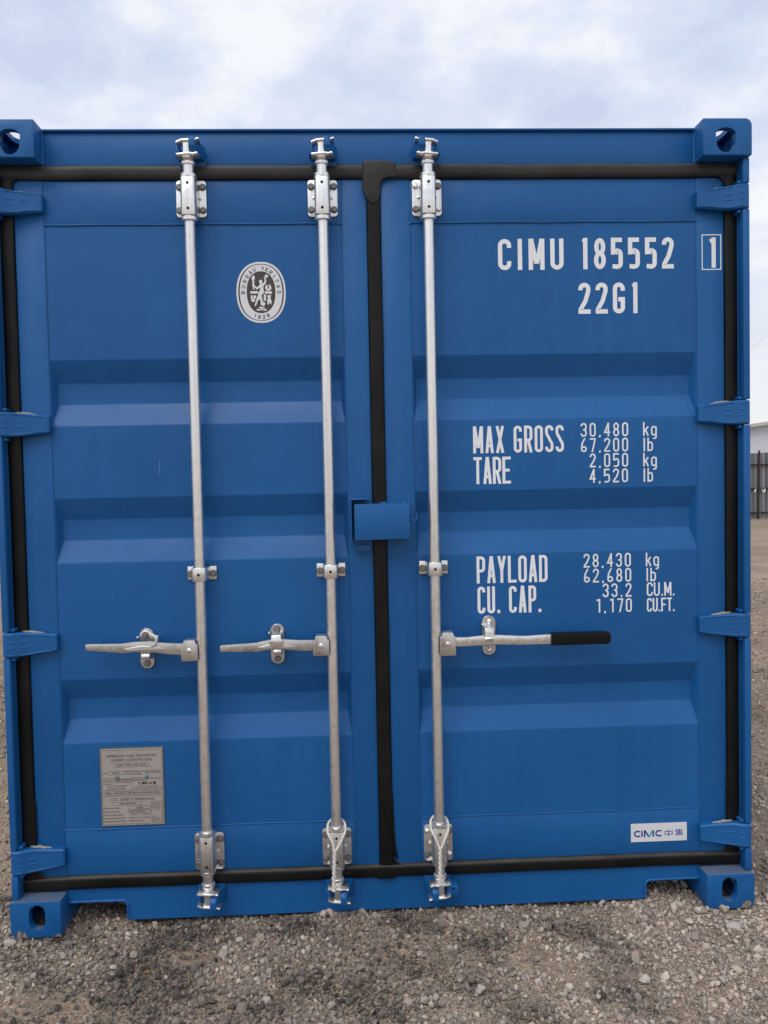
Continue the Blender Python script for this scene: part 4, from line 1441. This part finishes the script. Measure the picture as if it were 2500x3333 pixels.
hC = handle(0.1805, 0.2320, 0.8765, 0.9520,
            [(0.222, 0.9340), (0.270, 0.9335), (0.320, 0.9375), (0.366, 0.9385), (0.420, 0.9345), (0.462, 0.9325), (0.520, 0.9350), (0.556, 0.9362)],
            [(0.222, 0.9045), (0.270, 0.9045), (0.320, 0.9065), (0.366, 0.9075), (0.420, 0.9055), (0.462, 0.9043), (0.520, 0.9042), (0.556, 0.9040)], BZ)
hA['label'] = 'short cast handle of the leftmost lock rod'
hB['label'] = 'short cast handle of the middle lock rod'
hC['label'] = 'long handle with black grip on the right door'
bm = NB()
prism(bm, rrect(0.5455, 0.7410, 0.9000, 0.9395, 0.012, 5, (1, 1, 0.001, 0.001)), -0.0015, 0.0215)
bev(bm, 0.004, 3, 30)
obj('grip', bm, 'black_grip', hC, 45)
for h, xs, zs, lines in ((hA, (-0.835, -0.772, -0.700), 0.9285, (('HH 05', -0.942, -0.903, 0.9305, 0.9390), ('50 HH', -0.890, -0.850, 0.9235, 0.9325))),
                         (hB, (-0.408, -0.349, -0.285), 0.9235, (('HH 05', -0.516, -0.476, 0.9155, 0.9240), ('60 HH', -0.462, -0.424, 0.9130, 0.9220)))):
    for dz, wdt in ((0.0015, 0.0036),):
        bm = NB()
        prism(bm, [(xs[0], zs - 0.0030), (xs[0] + 0.030, zs + 0.0035), (xs[1], zs + 0.0075), (xs[2] - 0.030, zs + 0.0035), (xs[2], zs - 0.0045), (xs[2] - 0.02, zs - 0.0075), (xs[0] + 0.02, zs - 0.0065)], 0.0005, 0.0034)
        bev(bm, 0.0022, 2, 30)
        prism(bm, [(xs[0] + 0.012, zs - 0.0030), (xs[2] - 0.010, zs - 0.0035), (xs[2] - 0.022, zs - 0.0068), (xs[0] + 0.022, zs - 0.0062)], -0.0045, 0.0004)
        obj('rib', bm, 'cast_steel', h, 60)
    for s_, x0, x1, z0, z1 in lines:
        bm = NB()
        text_strokes(bm, s_, x0, x1, z0, z1, 0.0028, tk=0.2, gap=0.4)
        flat_obj('cast_lettering', bm, BZ, h)
# hasps
def hasp(h, xc, z0, z1, dx, w=0.0225):
    bm = NB()
    prism(bm, rrect(xc - w, xc + w, z0, z1, w * 0.96, 8), 0.0585, 0.0648)
    bev(bm, 0.0012, 1, 40)
    obj('hasp_plate', bm, 'cast_steel', h, 40)
    bm = NB()           # loop that carries the bar
    prism(bm, [(0.0584, z0 + 0.056), (0.014, z0 + 0.060), (0.002, z0 + 0.060), (-0.002, z0 + 0.052), (0.001, z0 + 0.043), (0.010, z0 + 0.040), (0.0584, z0 + 0.034)], xc + dx - 0.0130, xc + dx + 0.0125, 'x')
    bev(bm, 0.002, 2, 30)
    obj('hasp_loop', bm, GS, h, 40)
    bm = NB()
    box(bm, xc - w - 0.006, xc - w + 0.002, 0.035, 0.0584, z1 - 0.029, z1 - 0.022)
    bev(bm, 0.002, 1)
    obj('hasp_tab', bm, BZ, h, 40)
def catch(h, pts, y0, y1, mat=BZ):
    bm = NB()
    prism(bm, pts, y0, y1)
    bev(bm, 0.002, 2, 30)
    return obj('catch', bm, mat, h, 40)
hasp(hA, -0.7735, 0.8495, 0.9815, 0.010)
inst('bolt', HEX, (-0.7755, 0.050, 0.9610), hA, (0, 0.4, 0))
inst('bolt', HEX, (-0.7735, 0.0585, 0.8660), hA, (0, 0.2, 0))
catch(hA, [(-0.793, 0.9675), (-0.782, 0.9765), (-0.768, 0.9770), (-0.757, 0.9700), (-0.742, 0.9600), (-0.733, 0.9570), (-0.730, 0.9450), (-0.738, 0.9330), (-0.752, 0.9290), (-0.758, 0.9350), (-0.745, 0.9400), (-0.752, 0.9480), (-0.793, 0.9480)], 0.049, 0.0582, GS)
catch(hA, [(-0.7275, 0.9675), (-0.7215, 0.9710), (-0.7225, 0.9520), (-0.7300, 0.9370), (-0.7450, 0.9300), (-0.7500, 0.9330), (-0.7360, 0.9420), (-0.7300, 0.9540)], -0.004, 0.0486)
hasp(hB, -0.3490, 0.8530, 0.9845, 0.005)
inst('bolt', HEX, (-0.3500, 0.0585, 0.9670), hB, (0, 0.7, 0))
inst('bolt', HEX, (-0.3490, 0.0585, 0.8695), hB, (0, 0.1, 0))
def bent_catch(h, xc, prof, wid):
    """strap that comes off the hasp plate and folds down over the bar: prof of (y, z), wid of half widths"""
    bm = NB()
    A, B, A2, B2 = [], [], [], []
    rings = []
    for (y, z), w in zip(prof, wid):
        rings.append([bm.verts.new(p) for p in ((xc - w, y, z), (xc + w, y, z), (xc + w, y + 0.004, z + 0.0015), (xc - w, y + 0.004, z + 0.0015))])
    for a_, b_ in zip(rings, rings[1:]):
        for k in range(4):
            bm.faces.new((a_[k], a_[(k + 1) % 4], b_[(k + 1) % 4], b_[k]))
    bm.faces.new(rings[0])
    bm.faces.new(rings[-1][::-1])
    bev(bm, 0.0012, 2, 40)
    return obj('catch', bm, BZ, h, 40)
bent_catch(hB, -0.3470, [(0.0575, 0.9600), (0.054, 0.9575), (0.025, 0.9575), (-0.004, 0.9570), (-0.006, 0.9480), (-0.0075, 0.9400), (-0.006, 0.9320), (-0.006, 0.9240), (-0.004, 0.9165)], [0.0140, 0.0150, 0.0150, 0.0150, 0.0150, 0.0225, 0.0225, 0.0160, 0.0050])
hasp(hC, 0.3507, 0.8620, 0.9930, -0.007)
inst('bolt', DOME, (0.3515, 0.0555, 0.9745), hC)
inst('bolt', DOME, (0.3505, 0.0585, 0.8785), hC)
bent_catch(hC, 0.3420, [(0.0575, 0.9670), (0.054, 0.9640), (0.030, 0.9630), (-0.004, 0.9620), (-0.006, 0.9480), (-0.006, 0.9330), (-0.010, 0.9290), (-0.006, 0.9240), (-0.0055, 0.9150)], [0.0140, 0.0150, 0.0150, 0.0145, 0.0145, 0.0145, 0.0150, 0.0130, 0.0130])

# --- lock box over the centre gasket
bm = NB()
x0, x1, z0, z1, y0 = -0.0878, 0.0895, 1.2585, 1.3735, -0.012
prism(bm, [(x0, z0), (x1, z0 + 0.001), (x1, z1), (x0, z1)], y0, y0 + 0.005)
box(bm, x0, x1, y0 + 0.0052, YD - 0.006, z1 - 0.005, z1)
box(bm, x1 - 0.005, x1, y0 + 0.0052, YD - 0.006, z0 + 0.002, z1 - 0.0055)
bev(bm, 0.0018, 2)
lb = obj('lock_box', bm, BP, box_root, 35)
bm = NB()
n = 26
tube(bm, [(-0.005 + 0.090 * i / n, 0.045 + 0.004 * math.sin(i), z1 + 0.001) for i in range(n + 1)], [0.0030 + 0.0011 * abs(math.sin(i * 0.37 + 0.4)) + 0.0005 * math.sin(i * 2.1) for i in range(n + 1)], 8)
obj('weld_bead', bm, BP, lb, 60)
bm = NB()      # angle on the left door that the box closes over
prism(bm, [(-0.1010, 1.2560), (-0.0960, 1.2560), (-0.0960, 1.3870), (-0.0400, 1.3870), (-0.0385, 1.3895), (-0.0400, 1.3925), (-0.0975, 1.3925), (-0.1010, 1.3890)], -0.004, YD - 0.001)
bev(bm, 0.0015, 2)
obj('lock_angle', bm, BP, lb, 35)
bm = NB()
prism(bm, rrect(-0.0862, -0.0362, 1.2165, 1.2390, 0.003, 3), 0.050, 0.0645)
bev(bm, 0.002, 2)
obj('lock_tab', bm, BP, lb, 35)
bm = NB()
hk = [(0.0905, 1.3480), (0.0925, 1.3400), (0.0955, 1.3285)] + [(0.1045 + 0.0085 * math.cos(R(a_)), 1.3255 + 0.0085 * math.sin(R(a_))) for a_ in range(190, 361, 17)] + [(0.1133, 1.3330), (0.1138, 1.3430)]
tube(bm, [(p[0], 0.0, p[1]) for p in hk], 0.0028, 8)
obj('hook', bm, BP, lb, 60)

# --- ropes looped over the lower sleeves
def strand_rope(bm, path, rr, pitch, ns=3, thick=0.85):
    P = [Vector(p) for p in path]
    Q = []
    for a_, b_ in zip(P, P[1:]):
        k = max(2, int((b_ - a_).length / 0.0016))
        Q += [a_.lerp(b_, i / k) for i in range(k)]
    Q.append(P[-1])
    for _ in range(30):
        Q = [Q[0]] + [(Q[i - 1] + Q[i] * 2 + Q[i + 1]) / 4 for i in range(1, len(Q) - 1)] + [Q[-1]]
    s_ = 0
    n = len(Q)
    tang = [(Q[min(i + 1, n - 1)] - Q[max(i - 1, 0)]).normalized() for i in range(n)]
    nv = Vector((0, -1, 0.01)).normalized()
    fr = []
    for i in range(n):
        nv = (nv - tang[i] * nv.dot(tang[i])).normalized()
        fr.append((nv.copy(), tang[i].cross(nv)))
    dist = [0]
    for i in range(1, n):
        dist.append(dist[-1] + (Q[i] - Q[i - 1]).length)
    for k in range(ns):
        pts = []
        for i in range(0, n):
            an = 2 * PI * (k / ns + dist[i] / pitch)
            pts.append(Q[i] + rr * 0.52 * (math.cos(an) * fr[i][0] + math.sin(an) * fr[i][1]))
        tube(bm, pts, rr * 0.56, 6)
def rope(xc, ztop, zmerge, zend, dx, label):
    bm = NB()
    fy = -0.0105
    strand_rope(bm, [(xc - 0.003 + dx, fy - 0.004, zmerge - 0.004), (xc - 0.010, fy - 0.001, zmerge + 0.016), (xc - 0.025, fy + 0.006, zmerge + 0.045), (xc - 0.0295, 0.008, ztop - 0.016), (xc - 0.0285, 0.028, ztop + 0.004), (xc - 0.016, 0.045, ztop + 0.012), (xc, 0.049, ztop + 0.014), (xc + 0.016, 0.045, ztop + 0.012),
                     (xc + 0.0285, 0.028, ztop + 0.004), (xc + 0.0295, 0.008, ztop - 0.016), (xc + 0.025, fy + 0.006, zmerge + 0.045), (xc + 0.010, fy - 0.001, zmerge + 0.016), (xc + 0.003 + dx, fy - 0.004, zmerge - 0.004)], 0.0042, 0.0150)
    n = 60
    for k in range(2):
        path = []
        for i in range(n + 1):
            s_ = i / n
            an = 2 * PI * (3.6 * s_ + k / 2)
            path.append((xc + dx * (1 - s_) + dx * 2.0 * s_ + 0.0036 * math.cos(an), fy - 0.006 + 0.0030 * math.sin(an) - 0.006 * s_, zmerge + (zend - zmerge) * s_))
        strand_rope(bm, path, 0.0039, 0.0140)
    bmesh.ops.create_icosphere(bm, subdivisions=2, radius=0.0072, matrix=Matrix.Translation((xc + dx * 2, fy - 0.012, zend)) @ Matrix.Diagonal((1.0, 0.9, 0.8, 1)))
    return tag(obj('rope', bm, 'rope_fibre', None, 60), label, 'rope', 'white cords hanging on the lower rod sleeves')
rope(-0.1680, 0.322, 0.258, 0.129, -0.006, 'white twisted cord looped on the lower end of the middle lock rod')
rope(0.1700, 0.320, 0.252, 0.137, -0.002, 'white twisted cord looped on the lower end of the right-hand lock rod')

# --- white lettering on the right door
YT = YD + 0.0035 - 0.0009
def marking(rows, label, **kw):
    bm = NB()
    for s_, x0, x1, z0, z1, k in rows:
        text_strokes(bm, s_, x0, x1, z0, z1, YT, **k)
    o = flat_obj('marking', bm, 'white_marking', box_root)
    o['label'] = label
    return o
big = dict(tk=0.142, gap=0.44)
marking([('CIMU', 0.4015, 0.6187, 2.1308, 2.2318, big)], 'white letters CIMU')
marking([('185552', 0.6740, 0.9873, 2.1312, 2.2335, big)], 'white number 185552')
bm = NB()
text_strokes(bm, '1', 1.0985, 1.1330, 2.1315, 2.2310, YD - 0.0009, tk=0.142)
frame_lines(bm, 1.0800, 1.1460, 2.1245, 2.2410, 0.0032, YD - 0.0009)
flat_obj('marking', bm, 'white_marking', box_root)['label'] = 'white check digit 1 in a box'
marking([('22G1', 0.6665, 0.8685, 1.9855, 2.0870, dict(tk=0.142, gap=0.42))], 'white code 22G1')
med = dict(tk=0.106, gap=0.26)
num = dict(tk=0.112, cellw=0.0205)
marking([('MAX GROSS', 0.3095, 0.6125, 1.5318, 1.6207, med)], 'white words MAX GROSS')
marking([('TARE', 0.3095, 0.4338, 1.4300, 1.5193, dict(tk=0.106, gap=0.14))], 'white word TARE')
marking([('30,480', 0.6690, 0.8291, 1.5800, 1.6260, num)], 'white number 30,480')
marking([('67,200', 0.6690, 0.8286, 1.5292, 1.5752, num)], 'white number 67,200')
marking([('2,050', 0.6985, 0.8281, 1.4782, 1.5242, num)], 'white number 2,050')
marking([('4,520', 0.6975, 0.8270, 1.4268, 1.4728, num)], 'white number 4,520')
un = dict(tk=0.112, gap=0.35)
marking([('kg', 0.8794, 0.9257, 1.5800, 1.6255, un)], 'white unit kg, upper')
marking([('lb', 0.8790, 0.9125, 1.5287, 1.5735, un)], 'white unit lb, upper')
marking([('kg', 0.8790, 0.9252, 1.4780, 1.5235, un)], 'white unit kg beside 2,050')
marking([('lb', 0.8785, 0.9118, 1.4270, 1.4715, un)], 'white unit lb beside 4,520')
marking([('PAYLOAD', 0.3145, 0.5523, 1.1000, 1.1900, dict(tk=0.106, gap=0.22))], 'white word PAYLOAD')
marking([('CU. CAP.', 0.3158, 0.5300, 0.9990, 1.0890, med)], 'white words CU. CAP.')
marking([('28,430', 0.6742, 0.8341, 1.1442, 1.1905, num)], 'white number 28,430')
marking([('62,680', 0.6745, 0.8350, 1.0935, 1.1400, num)], 'white number 62,680')
marking([('33.2', 0.7373, 0.8357, 1.0430, 1.0890, num)], 'white number 33.2')
marking([('1,170', 0.7126, 0.8362, 0.9915, 1.0380, num)], 'white number 1,170')
marking([('kg', 0.8850, 0.9298, 1.1440, 1.1895, un)], 'white unit kg beside 28,430')
marking([('lb', 0.8855, 0.9190, 1.0930, 1.1380, un)], 'white unit lb beside 62,680')
marking([('CU.M.', 0.8875, 0.9829, 1.0430, 1.0890, dict(tk=0.115, gap=0.16))], 'white unit CU.M.')
marking([('CU.FT.', 0.8875, 0.9825, 0.9905, 1.0365, dict(tk=0.115, gap=0.14))], 'white unit CU.FT.')

# --- oval inspection seal on the left door
def spx(px, py):
    """seal drawing, in a 1659-unit square turned upright"""
    x = px - 0.020 * (py - 836)
    y = py + 0.020 * (px - 826)
    return (-0.3747 + (x - 826) * 0.0001566, 2.0665 - (y - 836) * 0.0001566)
def superell(cx, cy, rx, ry, n=56, p=2.25):
    out_ = []
    for i in range(n):
        a_ = 2 * PI * i / n
        c, s_ = math.cos(a_), math.sin(a_)
        out_.append((cx + rx * math.copysign(abs(c) ** (2 / p), c), cy + ry * math.copysign(abs(s_) ** (2 / p), s_)))
    return out_
SCX, SCZ = -0.3747, 2.0665
bm = NB()
flat_poly(bm, superell(SCX, SCZ, 0.0795, 0.0982), YT)
seal = flat_obj('inspection_seal', bm, 'sticker_white', box_root)
seal['label'] = 'oval white and brown inspection seal'
bm = NB()
def ring(bm, r0, r1, y):
    A = [bm.verts.new((p[0], y, p[1])) for p in superell(SCX, SCZ, *r0)]
    B = [bm.verts.new((p[0], y, p[1])) for p in superell(SCX, SCZ, *r1)]
    n = len(A)
    for i in range(n):
        bm.faces.new((A[i], A[(i + 1) % n], B[(i + 1) % n], B[i]))
ring(bm, (0.0735, 0.0915), (0.0688, 0.0895), YT - 0.0003)
flat_poly(bm, superell(SCX, SCZ + 0.0005, 0.0462, 0.0672), YT - 0.0003)
flat_obj('seal_field', bm, 'sticker_brown', seal)
bm = NB()
def arc_text(s_, a0, a1, rx, rz, h, w, flip):
    n = len(s_)
    for i, c in enumerate(s_):
        if c == ' ':
            continue
        a_ = R(a0 + (a1 - a0) * i / (n - 1))
        px, pz = SCX + rx * math.cos(a_), SCZ + rz * math.sin(a_)
        nx_, nz_ = math.cos(a_) * rz, math.sin(a_) * rx
        l_ = math.hypot(nx_, nz_)
        upv = Vector((nx_ / l_, nz_ / l_)) * (-1 if flip else 1)
        rt = Vector((upv.y, -upv.x))
        ww = w * WID.get(c, 1.0)
        for pts, closed in glyph(c, ww, h, 0.0022):
            ribbon(bm, pts, 0.0022, closed, lambda p: (px + rt.x * (p.x - ww / 2) + upv.x * (p.y - h / 2), YT - 0.00035, pz + rt.y * (p.x - ww / 2) + upv.y * (p.y - h / 2)))
arc_text('BUREAU VERITAS', 180, 0, 0.0580, 0.0780, 0.0125, 0.0095, False)
arc_text('1828', 249, 291, 0.0590, 0.0795, 0.0130, 0.0090, True)
flat_obj('seal_lettering', bm, 'sticker_brown', seal)
bm = NB()
yy = YT - 0.0006
shapes = [
    [(655, 500), (680, 485), (700, 530), (690, 590), (645, 600), (628, 560), (640, 520)],
    [(635, 608), (695, 608), (690, 630), (640, 630)],
    [(650, 632), (682, 632), (690, 700), (686, 780), (662, 780), (656, 700)],
    [(790, 590), (835, 575), (855, 610), (845, 650), (880, 640), (905, 590), (885, 530), (895, 510), (920, 545), (935, 600), (925, 650), (880, 700), (870, 740), (885, 800), (880, 850), (835, 895), (850, 960), (862, 1040), (830, 1090), (808, 1085), (820, 1040), (798, 970), (760, 1010), (730, 1090), (715, 1130), (692, 1105), (705, 1060), (735, 960), (765, 890), (770, 840), (815, 770), (790, 740), (745, 785), (700, 740), (640, 700), (645, 675), (690, 695), (740, 735), (790, 690), (805, 655), (782, 620)],
    superell(937, 503, 34, 36, 14, 2), superell(868, 1072, 44, 44, 14, 2),
    [(605, 815), (758, 812), (758, 862), (607, 864)], [(900, 815), (1052, 815), (1052, 862), (902, 862)],
    [(935, 680), (960, 680), (965, 760), (990, 760), (988, 670), (1012, 672), (1035, 720), (1040, 765), (1010, 800), (940, 800), (905, 745)],
    [(612, 900), (650, 900), (652, 985), (665, 985), (668, 905), (720, 898), (728, 950), (700, 960), (698, 1020), (660, 1042), (622, 1010)],
    [(882, 880), (928, 880), (930, 1010), (882, 1010)],
    [(950, 900), (985, 890), (1040, 1000), (1040, 1085), (1005, 1060)], [(1035, 890), (1005, 885), (950, 1000), (955, 1080), (985, 1090)],
    [(780, 1135), (898, 1135), (898, 1160), (860, 1160), (856, 1210), (825, 1210), (822, 1160), (780, 1160)],
    [(728, 1180), (820, 1175), (800, 1215), (750, 1215)], [(860, 1175), (952, 1180), (930, 1215), (880, 1215)],
]
for k, s_ in enumerate(shapes):
    flat_poly(bm, [spx(*p) for p in s_], yy - 0.00004 * k)
flat_obj('seal_emblem', bm, 'sticker_white', seal)

# --- maker's sticker at the lower right
bm = NB()
box(bm, 0.8248, 1.0172, YD - 0.0008, YD + 0.0005, 0.2078, 0.2702)
stk = obj('maker_sticker', bm, 'sticker_white', box_root, 30)
stk['label'] = 'white rectangular sticker with blue letters'
yk = YD - 0.0011
def ux(u):
    return 0.8248 + 0.1924 * u
def vz(v):
    return 0.2702 - 0.0624 * v
zlo, zhi = vz(0.735), vz(0.375)
bm = NB()
for ch, u0, u1 in (('C', 0.050, 0.160), ('I', 0.176, 0.216), ('C', 0.432, 0.542)):
    for pts, cl in glyph(ch, ux(u1) - ux(u0), zhi - zlo, 0.0047):
        if ch == 'C':
            w_, h_ = ux(u1) - ux(u0), zhi - zlo
            pts = [(w_ * 1.02, h_ - 0.0034)] + arc(w_ * 0.60, h_ / 2, w_ * 0.6 - 0.0026, h_ / 2 - 0.0026, 88, 272, 16) + [(w_ * 1.02, 0.0034)]
        ribbon(bm, pts, 0.0050, cl, lambda p: (ux(u0) + p.x, yk, zlo + p.y))
hm = zhi - zlo
xm0, xm1 = ux(0.232), ux(0.408)
for pts in ([(xm0 + 0.002, zlo), (xm0 + 0.002, zhi)], [(xm0 + 0.003, zhi), ((xm0 + xm1) / 2, zlo)], [(xm1 - 0.002, zlo), (xm1 - 0.002, zhi)]):
    ribbon(bm, pts, 0.0052, False, lambda p: (p.x, yk - 0.0001, p.y))
def cjk(bm, x0, x1, z0, z1, y, t_, which):
    W, H = x1 - x0, z1 - z0
    if which == 0:
        st = [[(0.05, 0.72), (0.95, 0.72), (0.95, 0.30), (0.05, 0.30), (0.05, 0.72)], [(0.5, 1.0), (0.5, 0.0)]]
    else:
        st = [[(0.30, 1.0), (0.05, 0.66)], [(0.20, 0.86), (0.20, 0.38)], [(0.20, 0.84), (0.95, 0.84)], [(0.20, 0.69), (0.90, 0.69)], [(0.20, 0.55), (0.90, 0.55)], [(0.20, 0.40), (0.98, 0.40)], [(0.56, 0.98), (0.56, 0.40)],
              [(0.0, 0.27), (1.0, 0.27)], [(0.5, 0.38), (0.5, 0.0)], [(0.42, 0.25), (0.08, 0.03)], [(0.58, 0.25), (0.94, 0.03)]]
    for i, s_ in enumerate(st):
        ribbon(bm, [(x0 + p[0] * W, z0 + p[1] * H) for p in s_], t_, False, lambda p, i=i: (p.x, y - 0.00005 * (i % 3), p.y))
cjk(bm, ux(0.60), ux(0.745), vz(0.74), vz(0.36), yk, 0.0026, 0)
cjk(bm, ux(0.785), ux(0.930), vz(0.74), vz(0.34), yk, 0.0019, 1)
flat_obj('sticker_lettering', bm, 'logo_blue', stk)
bm = NB()
ribbon(bm, [(xm1 - 0.003, zhi), ((xm0 + xm1) / 2, zlo)], 0.0044, False, lambda p: (p.x, yk - 0.0003, p.y))
flat_obj('sticker_lettering', bm, 'logo_teal', stk)

# --- approval plate at the lower left
PX0, PX1, PZ0, PZ1 = -0.9365, -0.7355, 0.3305, 0.5845
bm = NB()
prism(bm, rrect(PX0 - 0.0035, PX1 + 0.0025, PZ0 - 0.0025, PZ1 + 0.0040, 0.002, 2), YD + 0.0005, YD + 0.0040)
rim = obj('approval_plate', bm, 'plate_rim', box_root, 30)
rim['label'] = 'beige metal approval plate with black print'
bm = NB()
box(bm, PX0, PX1, YD - 0.0012, YD + 0.0004, PZ0, PZ1)
bev(bm, 0.0006, 1)
obj('plate_face', bm, 'plate_metal', rim, 30)
yp_ = YD - 0.0015
def pu(u):
    return PX0 + (PX1 - PX0) * u
def pz(v):
    return PZ1 - (PZ1 - PZ0) * v
bm = NB()
for u0, u1, v0, v1 in ((0.012, 0.988, 0.012, 0.385), (0.012, 0.988, 0.398, 0.540), (0.012, 0.988, 0.553, 0.602), (0.012, 0.988, 0.616, 0.985)):
    frame_lines(bm, pu(u0), pu(u1), pz(v1), pz(v0), 0.0009, yp_)
for u0, u1, v0, v1 in ((0.215, 0.780, 0.185, 0.238), (0.112, 0.365, 0.290, 0.335), (0.705, 0.970, 0.285, 0.328), (0.215, 0.485, 0.404, 0.440), (0.180, 0.650, 0.695, 0.738), (0.420, 0.775, 0.752, 0.792), (0.420, 0.775, 0.800, 0.840), (0.795, 0.970, 0.700, 0.965)):
    frame_lines(bm, pu(u0), pu(u1), pz(v1), pz(v0), 0.0007, yp_ - 0.0001)
flat_poly(bm, [(pu(0.494), pz(0.54)), (pu(0.498), pz(0.54)), (pu(0.498), pz(0.398)), (pu(0.494), pz(0.398))], yp_ - 0.0001)
flat_obj('plate_lines', bm, 'plate_ink', rim)
LINES = [('APPROVED FOR TRANSPORT', .085, .915, .075, .108), ('UNDER CUSTOMS SEAL', .165, .840, .127, .160), ('GB/C 47511 BV/2026', .262, .735, .197, .226), ('TYPE', .025, .100, .303, .323), ('004B22', .182, .295, .303, .323),
         ("MANUFACTURER'S NO", .378, .690, .285, .305), ('OF THE CONTAINER', .378, .655, .318, .338), ('DLEM 26 030028', .722, .945, .297, .317), ("OWNER'S NO.", .025, .195, .412, .430), ('CIMU 185552 1', .232, .468, .412, .431), ('OWNED BY:', .025, .170, .446, .463),
         ('LOONG SHI CONTAINER', .090, .420, .475, .493), ('MANAGEMENT LIMITED', .090, .385, .506, .524), ('MANUFACTURED BY:', .510, .730, .406, .422), ('DONGGUAN SOUTHERN CIMC', .560, .925, .487, .502), ('LOGISTICS EQUIPMENT MANUFACTURE CO., LTD', .512, .970, .512, .529),
         ('TIMBER COMPONENT TREATMENT IM/TAILILEUM 400/2026', .050, .950, .566, .590), ('CSC SAFETY APPROVAL', .145, .855, .643, .677), ('F/BV/20278/26', .285, .550, .704, .729), ('DATE MANUFACTURED', .025, .280, .763, .782), ('1/2026', .550, .660, .761, .783), ('IDENTIFICATION NO.', .025, .275, .810, .829), ('DLEM 26 030028', .445, .690, .809, .831),
         ('MAXIMUM OPERATING GROSS MASS', .025, .335, .853, .871), ('30,480 kg', .450, .585, .851, .874), ('67,200 lbs', .622, .770, .851, .874), ('ALLOWABLE STACKING LOAD FOR 1.8G', .025, .370, .896, .914), ('216,000 kg', .432, .585, .894, .917), ('476,190 lbs', .612, .770, .894, .917), ('TRANSVERSE RACKING TEST FORCE', .025, .378, .937, .955), ('150,000 newtons', .432, .665, .935, .957),
         ('FIRST MAINTE-', .808, .945, .720, .735), ('NANCE EXAMI-', .808, .945, .745, .760), ('NATION DATE', .808, .945, .770, .785), ('1/2031', .850, .925, .797, .812), ('PLACE', .808, .870, .890, .903), ('OF EXAMINATION', .808, .955, .912, .926), ('SEE RECORD', .808, .930, .934, .948)]
bm = NB()
for i, (s_, u0, u1, v0, v1) in enumerate(LINES):
    small_text(bm, s_, pu(u0), pu(u1), pz(v1), pz(v0), yp_ - 0.0001)
for pts, u0, u1 in (('C', .600, .645), ('I', .650, .664), ('M', .668, .712), ('C', .718, .763)):
    for st, cl in glyph(pts, pu(u1) - pu(u0), 0.0092, 0.0024):
        ribbon(bm, st, 0.0024, cl, lambda p: (pu(u0) + p.x, yp_ - 0.0001, pz(.472) + p.y))
cjk(bm, pu(.772), pu(.822), pz(.474), pz(.436), yp_ - 0.0001, 0.0012, 0)
cjk(bm, pu(.832), pu(.884), pz(.474), pz(.434), yp_ - 0.0001, 0.0010, 1)
flat_obj('plate_lettering', bm, 'plate_ink', rim)
for u, v in ((.262, .372), (.735, .372)):
    bm = NB()
    lathe(bm, [(0.0066, 0.0), (0.0064, -0.0018), (0.0035, -0.0034)], 0, 0, 16, 'y')
    obj('rivet', bm, 'rivet_paint', rim, 40, (pu(u), YD - 0.0011, pz(v)))
# scratch on the left door
bm = NB()
flat_poly(bm, [(-0.7178, 1.533), (-0.7150, 1.533), (-0.7185, 1.482), (-0.7210, 1.482)], YT + 0.0005)
flat_obj('scratch', bm, 'scuff', box_root)
bpy.context.view_layer.update()
